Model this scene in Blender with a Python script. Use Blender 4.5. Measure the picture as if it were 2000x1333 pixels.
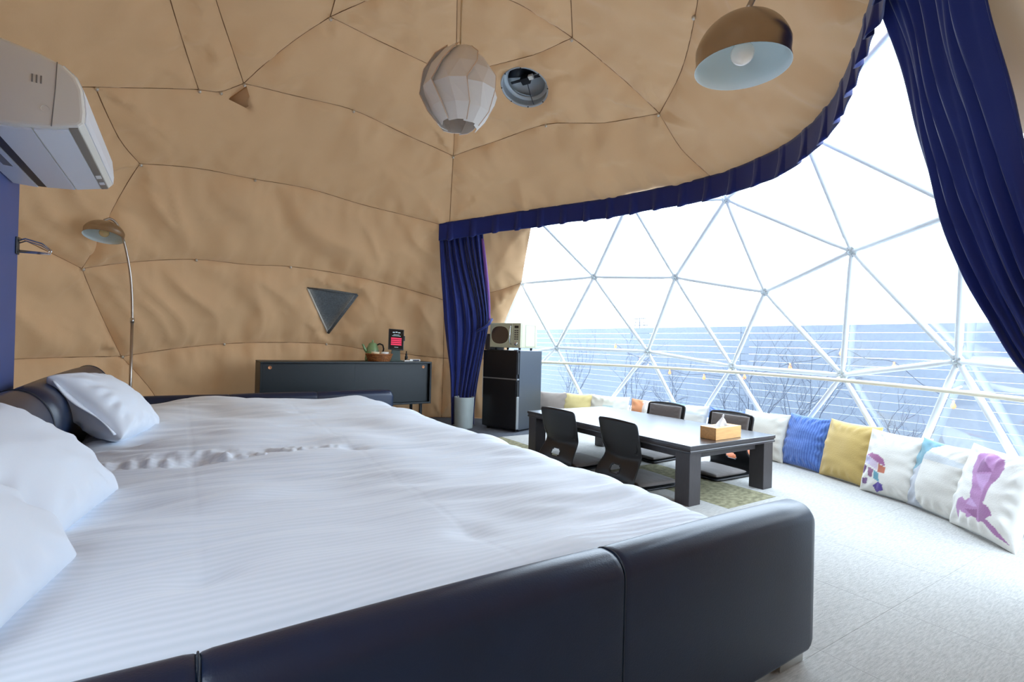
import bpy, bmesh, math, random
import numpy as np
from mathutils import Vector, Matrix
from mathutils.geometry import delaunay_2d_cdt

for o in list(bpy.data.objects): bpy.data.objects.remove(o)
S = bpy.context.scene
COL = S.collection
random.seed(7)
RNG = np.random.default_rng(7)

# ------------------------------------------------------------------ camera, sky, exposure
YAW, PITCH, ROLL = math.radians(57.182), math.radians(0.289), math.radians(1.465)
fw = Vector((math.cos(PITCH)*math.cos(YAW), math.cos(PITCH)*math.sin(YAW), math.sin(PITCH)))
rt = Vector((math.sin(YAW), -math.cos(YAW), 0)); up = rt.cross(fw)
r2 = rt*math.cos(ROLL) + up*math.sin(ROLL); u2 = up*math.cos(ROLL) - rt*math.sin(ROLL)
cam = bpy.data.cameras.new('camera'); cam.sensor_width = 36; cam.lens = 18.0; cam.clip_start = 0.02
camo = bpy.data.objects.new('camera', cam); COL.objects.link(camo)
camo.matrix_world = Matrix(((r2.x, u2.x, -fw.x, 0), (r2.y, u2.y, -fw.y, 0), (r2.z, u2.z, -fw.z, 1.0), (0, 0, 0, 1)))
S.camera = camo

W = bpy.data.worlds.new('overcast_sky'); S.world = W; W.use_nodes = True
wn = W.node_tree.nodes; wl = W.node_tree.links
bg = wn['Background']; bg.inputs['Strength'].default_value = 7.3
tcw = wn.new('ShaderNodeTexCoord'); nzw = wn.new('ShaderNodeTexNoise'); rpw = wn.new('ShaderNodeValToRGB')
nzw.inputs['Scale'].default_value = 2.2; nzw.inputs['Detail'].default_value = 4
rpw.color_ramp.elements[0].color = (0.71, 0.85, 1.0, 1); rpw.color_ramp.elements[1].color = (0.76, 0.88, 1.0, 1)
wl.new(tcw.outputs['Generated'], nzw.inputs['Vector']); wl.new(nzw.outputs['Fac'], rpw.inputs['Fac'])
wl.new(rpw.outputs['Color'], bg.inputs['Color'])
S.view_settings.view_transform = 'Standard'; S.view_settings.look = 'None'
S.view_settings.exposure = 0.12; S.view_settings.gamma = 1.0
S.view_settings.use_curve_mapping = False

# ------------------------------------------------------------------ materials
def lin(c):
    f = lambda x: x/12.92 if x <= 0.04045 else ((x+0.055)/1.055)**2.4
    return tuple(f(v/255.0) for v in c)
MATS = {}
def mat(name, rgb, rough=0.6, metal=0.0, noise=None, bump=None, spec=0.5, coat=0.0, sheen=0.0, emit=None, attr=False, trans=0.0):
    """rgb in sRGB 0-255; noise=(scale, amount); bump=(scale, strength[, stretch xyz])"""
    m = bpy.data.materials.new(name); m.use_nodes = True
    nt = m.node_tree; n = nt.nodes; l = nt.links; b = n['Principled BSDF']
    c = lin(rgb); b.inputs['Base Color'].default_value = (*c, 1)
    b.inputs['Roughness'].default_value = rough; b.inputs['Metallic'].default_value = metal
    b.inputs['Specular IOR Level'].default_value = spec
    if coat: b.inputs['Coat Weight'].default_value = coat; b.inputs['Coat Roughness'].default_value = 0.22 if name == 'table' else 0.05
    if sheen: b.inputs['Sheen Weight'].default_value = sheen
    if emit:
        b.inputs['Emission Color'].default_value = (*lin(emit[0]), 1); b.inputs['Emission Strength'].default_value = emit[1]
    tc = n.new('ShaderNodeTexCoord')
    if attr:
        a = n.new('ShaderNodeAttribute'); a.attribute_name = 'print'
        l.new(a.outputs['Color'], b.inputs['Base Color'])
    elif noise:
        nz = n.new('ShaderNodeTexNoise'); nz.inputs['Scale'].default_value = noise[0]; nz.inputs['Detail'].default_value = 5
        mp = n.new('ShaderNodeMapping')
        if len(noise) > 2: mp.inputs['Scale'].default_value = noise[2]
        l.new(tc.outputs['Object'], mp.inputs['Vector']); l.new(mp.outputs['Vector'], nz.inputs['Vector'])
        rp = n.new('ShaderNodeValToRGB'); k = noise[1]
        rp.color_ramp.elements[0].position = 0.3; rp.color_ramp.elements[1].position = 0.7
        rp.color_ramp.elements[0].color = (*[max(0, v*(1-k)) for v in c], 1)
        rp.color_ramp.elements[1].color = (*[min(1, v*(1+k)) for v in c], 1)
        l.new(nz.outputs['Fac'], rp.inputs['Fac']); l.new(rp.outputs['Color'], b.inputs['Base Color'])
    if bump:
        nb = n.new('ShaderNodeTexNoise'); nb.inputs['Scale'].default_value = bump[0]; nb.inputs['Detail'].default_value = 3
        mp2 = n.new('ShaderNodeMapping')
        if len(bump) > 2: mp2.inputs['Scale'].default_value = bump[2]
        l.new(tc.outputs['Object'], mp2.inputs['Vector']); l.new(mp2.outputs['Vector'], nb.inputs['Vector'])
        bp = n.new('ShaderNodeBump'); bp.inputs['Strength'].default_value = bump[1]; bp.inputs['Distance'].default_value = 0.01
        l.new(nb.outputs['Fac'], bp.inputs['Height']); l.new(bp.outputs['Normal'], b.inputs['Normal'])
    if trans:
        out = n['Material Output']; tr = n.new('ShaderNodeBsdfTranslucent'); mx = n.new('ShaderNodeMixShader')
        tr.inputs['Color'].default_value = (*c, 1); mx.inputs['Fac'].default_value = trans
        l.new(b.outputs['BSDF'], mx.inputs[1]); l.new(tr.outputs['BSDF'], mx.inputs[2]); l.new(mx.outputs['Shader'], out.inputs['Surface'])
    MATS[name] = m
    return m

mat('liner', (196, 158, 117), 0.75, noise=(1.6, 0.05), bump=(140, 0.08), sheen=0.2, trans=0.04)
mat('seam', (122, 88, 56), 0.8)
mat('liner_dark', (176, 132, 90), 0.8)
mat('bolt', (205, 200, 190), 0.35, 0.6)
mat('strut', (222, 228, 232), 0.4, 0.1)
mat('hubm', (190, 200, 205), 0.35, 0.5)
mat('handrail', (222, 214, 190), 0.45)
mat('carpet', (184, 183, 179), 0.95, noise=(26, 0.16, (1, 7, 1)), bump=(220, 0.5, (1, 4, 1)), spec=0.1)
mat('carpet_olive', (140, 136, 110), 0.95, noise=(22, 0.38, (1, 1.6, 1)), bump=(200, 0.5), spec=0.1)
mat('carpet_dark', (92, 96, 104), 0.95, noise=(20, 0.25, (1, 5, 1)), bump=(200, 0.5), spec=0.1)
mat('subfloor', (110, 112, 114), 0.9, noise=(20, 0.1))
mat('leather', (8, 29, 58), 0.34, noise=(8, 0.1), bump=(260, 0.06), spec=0.55)
mat('leather_seam', (18, 30, 46), 0.5)
mat('steel', (190, 188, 184), 0.28, 1.0)
mat('sheet', (236, 237, 240), 0.75, bump=(7, 0.05), sheen=0.3)
mat('pillow', (226, 234, 245), 0.8, bump=(9, 0.2), sheen=0.2)
mat('mattress', (225, 225, 225), 0.9, noise=(30, 0.04))
mat('wall_blue', (58, 78, 132), 0.5, noise=(2, 0.05))
mat('ac_white', (226, 222, 212), 0.42, noise=(3, 0.01))
mat('ac_flap', (228, 232, 238), 0.35)
mat('ac_grey', (128, 124, 118), 0.4)
mat('ac_dark', (40, 44, 52), 0.5)
mat('nickel', (168, 156, 142), 0.27, 1.0, bump=(60, 0.06, (1, 1, 12)))
mat('shade_inner', (225, 238, 240), 0.6)
mat('bulb', (250, 240, 226), 0.15, spec=0.6, coat=0.5)
mat('bulb_amber', (232, 205, 150), 0.15, coat=0.5)
mat('pole', (172, 164, 156), 0.3, 0.9)
mat('paper', (240, 234, 228), 0.7, trans=0.25)
mat('paper_edge', (214, 184, 158), 0.7)
mat('cord', (200, 170, 130), 0.7)
mat('vent_ring', (176, 186, 194), 0.35, 0.3)
mat('vent_dark', (22, 28, 38), 0.4)
mat('mesh_dark', (88, 94, 98), 0.6, noise=(60, 0.25))
mat('zip', (200, 196, 186), 0.6)
mat('curtain', (9, 30, 104), 0.6, noise=(4, 0.08), bump=(180, 0.06), sheen=0.25, spec=0.3)
mat('curtain_lining', (118, 70, 150), 0.6, sheen=0.3)
mat('cabinet', (20, 32, 39), 0.42, noise=(30, 0.06, (1, 8, 8)))
mat('cabinet_dark', (20, 28, 34), 0.5)
mat('copper', (206, 140, 96), 0.4, 0.4)
mat('wicker', (150, 92, 46), 0.6, noise=(40, 0.35), bump=(60, 0.4))
mat('teapot', (128, 160, 112), 0.3, coat=0.3)
mat('chrome', (210, 212, 214), 0.12, 1.0)
mat('black_plastic', (22, 24, 28), 0.4)
mat('screen_black', (12, 18, 22), 0.15)
mat('screen_red', (214, 40, 80), 0.4, emit=((214, 40, 80), 0.5))
mat('screen_text', (190, 210, 215), 0.5, emit=((190, 210, 215), 0.3))
mat('green_stand', (64, 80, 76), 0.5)
mat('white_plastic', (230, 230, 226), 0.4)
mat('napkin', (232, 214, 178), 0.8)
mat('bin', (176, 186, 184), 0.5, noise=(12, 0.03))
mat('fridge', (38, 38, 42), 0.3, 0.55, bump=(90, 0.03, (30, 30, 1)))
mat('fridge_side', (92, 98, 106), 0.34, 0.7, bump=(90, 0.03, (1, 1, 30)))
mat('fridge_trim', (168, 172, 176), 0.3, 0.8)
mat('board_brown', (70, 64, 62), 0.45, noise=(20, 0.1, (6, 6, 1)))
mat('mw_cream', (186, 186, 158), 0.35)
mat('mw_window', (62, 50, 46), 0.12, coat=0.6)
mat('mw_label', (204, 210, 214), 0.5)
mat('table', (44, 42, 46), 0.3, noise=(18, 0.18, (2, 14, 2)), coat=0.7, spec=0.6)
mat('table_leg', (58, 54, 56), 0.42, noise=(18, 0.14, (10, 10, 1)))
mat('zaisu', (26, 27, 30), 0.38, noise=(10, 0.1))
mat('zaisu_pad', (112, 104, 100), 0.75, bump=(120, 0.15), sheen=0.3)
mat('zaisu_pipe', (18, 18, 20), 0.6)
mat('bamboo', (212, 162, 104), 0.45, noise=(9, 0.12, (1, 9, 9)))
mat('tissue', (248, 248, 248), 0.8, trans=0.2)
mat('print', (230, 230, 230), 0.85, attr=True, bump=(130, 0.15), sheen=0.25)
mat('tag', (40, 44, 70), 0.7)
mat('deck', (176, 182, 190), 0.8, noise=(6, 0.12, (1, 12, 1)))
mat('ground', (186, 190, 190), 0.95, noise=(3, 0.15))
mat('fence', (98, 108, 122), 0.75, noise=(5, 0.07, (1, 6, 6)))
mat('twig', (46, 54, 72), 0.9)
mat('glow_bulb', (150, 90, 50), 0.3, emit=((255, 160, 86), 1.5))
mat('tower', (52, 58, 68), 0.8)
mat('dirt', (168, 150, 124), 0.95, noise=(8, 0.1))

def vinyl():
    m = bpy.data.materials.new('vinyl'); m.use_nodes = True
    n = m.node_tree.nodes; l = m.node_tree.links; n.remove(n['Principled BSDF'])
    out = n['Material Output']
    tr = n.new('ShaderNodeBsdfTransparent'); tr.inputs['Color'].default_value = (0.97, 0.985, 1, 1)
    gl = n.new('ShaderNodeBsdfGlossy'); gl.inputs['Roughness'].default_value = 0.06
    hz = n.new('ShaderNodeBsdfTranslucent'); hz.inputs['Color'].default_value = (0.95, 0.97, 1, 1)
    lw = n.new('ShaderNodeFresnel'); lw.inputs['IOR'].default_value = 1.3
    m1 = n.new('ShaderNodeMixShader'); m1.inputs['Fac'].default_value = 0.09
    m2 = n.new('ShaderNodeMixShader')
    tc = n.new('ShaderNodeTexCoord'); nz = n.new('ShaderNodeTexNoise'); nz.inputs['Scale'].default_value = 2.0; nz.inputs['Detail'].default_value = 6
    mr = n.new('ShaderNodeMapRange'); mr.inputs['To Min'].default_value = 0.02; mr.inputs['To Max'].default_value = 0.06
    l.new(tc.outputs['Object'], nz.inputs['Vector']); l.new(nz.outputs['Fac'], mr.inputs['Value']); l.new(mr.outputs['Result'], m1.inputs['Fac'])
    l.new(tr.outputs[0], m1.inputs[1]); l.new(hz.outputs[0], m1.inputs[2])
    fm = n.new('ShaderNodeMath'); fm.operation = 'MULTIPLY'; fm.inputs[1].default_value = 0.2; l.new(lw.outputs[0], fm.inputs[0])
    l.new(fm.outputs[0], m2.inputs['Fac']); l.new(m1.outputs[0], m2.inputs[1]); l.new(gl.outputs[0], m2.inputs[2])
    l.new(m2.outputs[0], out.inputs['Surface']); MATS['vinyl'] = m
vinyl()
def stripes():
    """satin-stripe cotton for the duvets: fine woven stripes along the bed"""
    m = MATS['sheet']; n = m.node_tree.nodes; l = m.node_tree.links; b = n['Principled BSDF']
    tc = n.new('ShaderNodeTexCoord'); wv = n.new('ShaderNodeTexWave'); wv.bands_direction = 'Y'
    wv.inputs['Scale'].default_value = 14; wv.inputs['Distortion'].default_value = 0.6; wv.inputs['Detail'].default_value = 0
    mr = n.new('ShaderNodeMapRange'); mr.inputs['To Min'].default_value = 0.5; mr.inputs['To Max'].default_value = 0.85
    rp = n.new('ShaderNodeValToRGB'); rp.color_ramp.elements[0].color = (*lin((214, 225, 238)), 1); rp.color_ramp.elements[1].color = (*lin((224, 233, 246)), 1)
    l.new(tc.outputs['Object'], wv.inputs['Vector']); l.new(wv.outputs['Fac'], mr.inputs['Value']); l.new(mr.outputs['Result'], b.inputs['Roughness'])
    l.new(wv.outputs['Fac'], rp.inputs['Fac']); l.new(rp.outputs['Color'], b.inputs['Base Color'])
stripes()

# ------------------------------------------------------------------ noise (numpy perlin)
_P = RNG.permutation(256); _P = np.concatenate([_P, _P]); _G = RNG.normal(size=(256, 3)); _G /= np.linalg.norm(_G, axis=1)[:, None]
def perlin(p):
    p = np.asarray(p, float); i = np.floor(p).astype(int); f = p-i; w = f*f*f*(f*(f*6-15)+10); i &= 255
    r = 0
    for dx in (0, 1):
        for dy in (0, 1):
            for dz in (0, 1):
                h = _P[_P[_P[(i[:, 0]+dx) & 255]+((i[:, 1]+dy) & 255)]+((i[:, 2]+dz) & 255)]
                d = (_G[h]*(f-np.array([dx, dy, dz]))).sum(1)
                r = r + d*(w[:, 0] if dx else 1-w[:, 0])*(w[:, 1] if dy else 1-w[:, 1])*(w[:, 2] if dz else 1-w[:, 2])
    return r

# ------------------------------------------------------------------ object helpers
def place(o, parent=None, loc=None, rot=None):
    COL.objects.link(o)
    if parent: o.parent = parent
    if loc is not None: o.location = loc
    if rot is not None: o.rotation_euler = rot
    return o
def tag(o, label=None, cat=None, group=None, kind=None):
    if label: o['label'] = label
    if cat: o['category'] = cat
    if group: o['group'] = group
    if kind: o['kind'] = kind
    return o
def thing(name, label, cat, loc=(0, 0, 0), rz=0.0, group=None):
    o = bpy.data.objects.new(name, None); o.empty_display_size = 0.1
    place(o, None, loc, (0, 0, rz)); return tag(o, label, cat, group)
def struct(name, loc=(0, 0, 0), label=None):
    o = bpy.data.objects.new(name, None); o.empty_display_size = 0.1
    place(o, None, loc); return tag(o, label, None, None, 'structure')
def frame(parent):
    if parent is None: return Matrix.Identity(4)
    return Matrix.LocRotScale(parent.location, parent.rotation_euler, parent.scale)
def mo(name, verts, faces, m, parent=None, world=False, smooth=True, loc=None, rot=None):
    me = bpy.data.meshes.new(name)
    if world and parent is not None:
        inv = frame(parent).inverted(); verts = [inv @ Vector(v) for v in verts]
    me.from_pydata([tuple(v) for v in verts], [], [tuple(int(i) for i in f) for f in faces]); me.update()
    if m: me.materials.append(MATS[m])
    if smooth: me.polygons.foreach_set('use_smooth', [True]*len(me.polygons))
    return place(bpy.data.objects.new(name, me), parent, loc, rot)
def bmo(name, bm, m, parent=None, smooth=False, loc=None, rot=None):
    me = bpy.data.meshes.new(name); bm.to_mesh(me); bm.free()
    if m: me.materials.append(MATS[m])
    if smooth: me.polygons.foreach_set('use_smooth', [True]*len(me.polygons))
    return place(bpy.data.objects.new(name, me), parent, loc, rot)
def box(name, lo, hi, m, parent=None, bev=0.004, seg=2, rot=None):
    """bevelled box, lo/hi in the parent's frame"""
    lo = Vector(lo); hi = Vector(hi); c = (lo+hi)/2; d = hi-lo
    bm = bmesh.new(); bmesh.ops.create_cube(bm, size=1); bmesh.ops.scale(bm, vec=d, verts=bm.verts)
    if bev: bmesh.ops.bevel(bm, geom=bm.edges[:], offset=min(bev, min(d)*0.45), segments=seg, affect='EDGES', profile=0.6)
    return bmo(name, bm, m, parent, False, c, rot)
def smooth_path(P, n=8):
    P = [Vector(p) for p in P]
    if len(P) < 3: return P
    out = []
    for i in range(len(P)-1):
        a, b, c, d = P[max(i-1, 0)], P[i], P[i+1], P[min(i+2, len(P)-1)]
        for k in range(n):
            t = k/n
            out.append(0.5*((2*b)+(c-a)*t+(2*a-5*b+4*c-d)*t*t+(3*b-a-3*c+d)*t**3))
    out.append(P[-1]); return out
def tube_data(path, r, ns=10, cap=True):
    P = [Vector(p) for p in path]; V = []; F = []
    t = (P[1]-P[0]).normalized(); a = Vector((0, 0, 1)) if abs(t.z) < 0.9 else Vector((1, 0, 0))
    n = t.cross(a).normalized()
    for i, p in enumerate(P):
        t = (P[min(i+1, len(P)-1)]-P[max(i-1, 0)]).normalized()
        n = (n-t*n.dot(t)).normalized(); b = t.cross(n); rr = r[i] if hasattr(r, '__len__') else r
        for k in range(ns):
            q = 2*math.pi*k/ns; V.append(p+n*math.cos(q)*rr+b*math.sin(q)*rr)
    for i in range(len(P)-1):
        for k in range(ns):
            F.append((i*ns+k, i*ns+(k+1) % ns, (i+1)*ns+(k+1) % ns, (i+1)*ns+k))
    if cap: F.append(tuple(range(ns))[::-1]); F.append(tuple((len(P)-1)*ns+k for k in range(ns)))
    return V, F
def tube(name, path, r, m, parent=None, ns=10, world=False, cap=True):
    V, F = tube_data(path, r, ns, cap); return mo(name, V, F, m, parent, world)
def join(parts):
    V = []; F = []
    for v, f in parts:
        o = len(V); V += list(v); F += [tuple(i+o for i in q) for q in f]
    return V, F
def lathe(name, prof, m, parent=None, ns=36, loc=None, rot=None, capb=False, capt=False):
    V = []; F = []; N = len(prof)
    for r, z in prof:
        for k in range(ns):
            a = 2*math.pi*k/ns; V.append((r*math.cos(a), r*math.sin(a), z))
    for i in range(N-1):
        for k in range(ns): F.append((i*ns+k, i*ns+(k+1) % ns, (i+1)*ns+(k+1) % ns, (i+1)*ns+k))
    if capb: F.append(tuple(range(ns))[::-1])
    if capt: F.append(tuple((N-1)*ns+k for k in range(ns)))
    return mo(name, V, F, m, parent, loc=loc, rot=rot)
def grid_faces(nu, nv, off=0):
    return [(off+i*nv+j, off+(i+1)*nv+j, off+(i+1)*nv+j+1, off+i*nv+j+1) for i in range(nu-1) for j in range(nv-1)]
def prism(name, poly, d, m, parent=None, axis='y', world=False, smooth=False, loc=None, rot=None):
    """closed 2D outline extruded by d=(a,b) along an axis"""
    n = len(poly); V = []
    for t in d:
        for p in poly:
            V.append({'y': (p[0], t, p[1]), 'x': (t, p[0], p[1]), 'z': (p[0], p[1], t)}[axis])
    F = [tuple(range(n))[::-1], tuple(range(n, 2*n))]+[(i, (i+1) % n, n+(i+1) % n, n+i) for i in range(n)]
    o = mo(name, V, F, m, parent, world, smooth, loc, rot)
    bm = bmesh.new(); bm.from_mesh(o.data); bmesh.ops.recalc_face_normals(bm, faces=bm.faces[:]); bm.to_mesh(o.data); bm.free()
    return o
def thicken(o, t, off=-1):
    md = o.modifiers.new('solid', 'SOLIDIFY'); md.thickness = t; md.offset = off; return o
def inpoly(x, y, poly):
    r = False; n = len(poly)
    for i in range(n):
        x1, y1 = poly[i]; x2, y2 = poly[(i+1) % n]
        if (y1 > y) != (y2 > y) and x < (x2-x1)*(y-y1)/(y2-y1)+x1: r = not r
    return r

# ------------------------------------------------------------------ the dome
DC = np.array([1.2857, 3.1203, 0.02]); R = 3.5659; RL = R-0.08
def onsph(az, z, r=R):
    h = math.sqrt(max(0, r*r-(z-DC[2])**2)); a = math.radians(az)
    return (DC[0]+h*math.cos(a), DC[1]+h*math.sin(a), z)
def uv(p):
    n = np.asarray(p, float)-DC; n /= np.linalg.norm(n); th = math.acos(max(-1, min(1, n[2]))); ph = math.atan2(n[1], n[0])
    return (th*math.cos(ph), th*math.sin(ph))
SEAMS = [
 [(0.855,3.677,3.434),(0.865,3.935,3.383)],
 [(0.865,3.935,3.383),(1.019,3.752,3.438),(1.171,3.535,3.479)],
 [(0.865,3.935,3.383),(1.262,4.027,3.386),(1.669,4.055,3.356),(1.952,4.041,3.316)],
 [(1.952,4.041,3.316),(2.114,3.787,3.340),(2.325,3.409,3.335),(2.417,3.017,3.315)],
 [(1.554,3.231,3.494),(1.749,3.624,3.438),(1.952,4.041,3.316)],
 [(1.952,4.041,3.316),(2.190,4.527,3.079),(2.301,4.775,2.915)],
 [(2.417,3.017,3.315),(2.186,2.755,3.368),(2.009,2.551,3.382)],
 [(2.417,3.017,3.315),(2.165,3.053,3.393),(1.907,3.099,3.450),(1.554,3.231,3.494)],
 [(2.417,3.017,3.315),(2.801,2.961,3.155),(3.226,2.873,2.906)],
 [(3.226,2.873,2.906),(2.980,2.463,2.995),(2.623,2.069,3.063),(2.432,1.895,3.076)],
 [(3.226,2.873,2.906),(3.104,3.395,2.982),(2.817,3.871,3.060),(2.605,4.320,3.015),(2.301,4.775,2.915)],
 [(3.226,2.873,2.906),(3.513,2.885,2.691),(3.733,2.764,2.477),(3.80,2.70,2.40)],
 [(2.301,4.775,2.915),(1.786,4.809,3.028),(1.269,4.748,3.103),(0.781,4.716,3.078),(0.367,4.625,3.027)],
 [(0.367,4.625,3.027),(0.209,4.688,2.941),(0.063,4.655,2.901),(-0.277,4.569,2.779),(-0.535,4.469,2.670),(-0.829,4.323,2.517),(-1.060,4.177,2.372)],
 [(0.367,4.625,3.027),(0.623,4.268,3.244),(0.865,3.935,3.383)],
 [(0.367,4.625,3.027),(0.268,4.343,3.122),(0.136,3.912,3.214),(0.092,3.706,3.242)],
 [(0.063,4.655,2.901),(-0.035,4.284,3.029),(-0.112,3.906,3.115),(-0.142,3.706,3.146)],
 [(2.301,4.775,2.915),(2.454,5.119,2.627),(2.561,5.362,2.365)],
 [(-0.535,4.469,2.670),(-0.435,4.893,2.479),(-0.319,5.124,2.378)],
 [(-0.319,5.124,2.378),(0.077,5.288,2.468),(0.546,5.449,2.507),(1.036,5.527,2.529),(1.678,5.575,2.464),(2.461,5.425,2.356),(2.561,5.362,2.365)],
 [(-0.319,5.124,2.378),(-0.526,5.364,1.978),(-0.632,5.489,1.712),(-0.714,5.541,1.534)],
 [(-1.206,4.823,1.764),(-0.949,5.240,1.653),(-0.714,5.541,1.534)],
 [(-0.714,5.541,1.534),(-0.383,5.713,1.646),(0.095,5.905,1.746),(0.561,6.052,1.762),(0.991,6.108,1.791),(1.748,6.116,1.742),(2.771,5.892,1.524)],
 [(2.771,5.892,1.524),(3.222,5.531,1.630),(3.475,5.213,1.746)],
 [(-0.714,5.541,1.534),(-0.616,5.799,1.186),(-0.473,6.032,0.784)],
 [(-1.308,5.322,0.780),(-1.104,5.543,0.776),(-0.473,6.032,0.784)],
 [(-0.473,6.032,0.784),(0.384,6.366,0.917),(1.481,6.477,0.939),(2.052,6.414,0.868),(2.885,6.121,0.786),(3.384,5.792,0.802),(3.60,5.60,0.80)],
 [(-0.473,6.032,0.784),(-0.223,6.239,0.405),(-0.02,6.34,-0.10)],
 [(2.561,5.362,2.365),(2.771,5.892,1.524),(2.885,6.121,0.786),(2.913,6.202,-0.10)],
]
# seams carried on round the side of the dome behind the camera
def ring(p0, az1, n=14):
    d = np.array(p0)-DC; a0 = math.degrees(math.atan2(d[1], d[0])) % 360
    return [p0]+[onsph(a0+(az1-a0)*k/n, p0[2], RL) for k in range(1, n+1)]
SEAMS += [ring((-1.060,4.177,2.372), 292), ring((-1.206,4.823,1.764), 292), ring((-1.308,5.322,0.780), 292)]
SEAMS += [[(0.092,3.706,3.242),(0.25,2.6,3.27),(0.9,1.75,3.2),(1.7,1.75,3.2),(2.432,1.895,3.076)],
          [(-0.142,3.706,3.146),(0.092,3.706,3.242)], [(0.855,3.677,3.434),(0.85,3.0,3.46),(0.25,2.6,3.27)],
          [(1.171,3.535,3.479),(1.3,3.3,3.50),(1.554,3.231,3.494)], [(0.855,3.677,3.434),(1.0,3.6,3.46),(1.171,3.535,3.479)],
          [(2.009,2.551,3.382),(1.8,2.2,3.33),(1.7,1.75,3.2)], [(2.432,1.895,3.076),(2.45,1.4,2.80),(2.52,1.06,2.49)]]
for a in (165, 205, 226, 239, 262, 285):
    SEAMS.append([onsph(a, z, RL) for z in (2.95, 2.372, 1.764, 0.78, -0.10)])
VAL = [(2.465,5.433,2.346),(2.841,5.119,2.415),(3.211,4.671,2.467),(3.465,4.237,2.485),(3.637,3.800,2.485),(3.762,3.079,2.468),(3.737,2.596,2.442),(3.622,2.176,2.429),(3.481,1.877,2.425),(3.255,1.574,2.446),(3.027,1.361,2.475),(2.681,1.122,2.505),(2.486,1.004,2.510)]
OPEN = [onsph(46.4, -0.10, RL), (3.688,5.646,0.0), (3.659,5.644,0.405), (3.578,5.603,0.877), (3.454,5.548,1.269), (3.475,5.213,1.746), (3.276,4.719,2.394)]+VAL[2:13]+[(2.501,0.862,2.381), (2.656,0.772,2.202), (2.754,0.700,2.054), (2.823,0.634,1.920), onsph(-61, 1.2, RL), onsph(-63, -0.10, RL)]
TRI = [(1.198,6.234,1.585), (1.763,6.216,1.549), (1.486,6.436,1.077)]
VENTC = np.array((2.464, 3.720, 3.245)); VENTR = 0.205
def circle_on(c, r, n=28):
    d = (c-DC)/np.linalg.norm(c-DC); a = np.cross(d, [0, 0, 1]); a /= np.linalg.norm(a); b = np.cross(d, a)
    return [tuple(c+r*(math.cos(t)*a+math.sin(t)*b)) for t in np.linspace(0, 2*math.pi, n, endpoint=False)]
def resample(P, h, closed=False):
    P = [np.array(p, float) for p in P]
    if closed: P = P+[P[0]]
    out = []
    for a, b in zip(P[:-1], P[1:]):
        n = max(1, int(np.linalg.norm(b-a)/h+0.5))
        for k in range(n): out.append(a+(b-a)*k/n)
    if not closed: out.append(P[-1])
    return out
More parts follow.
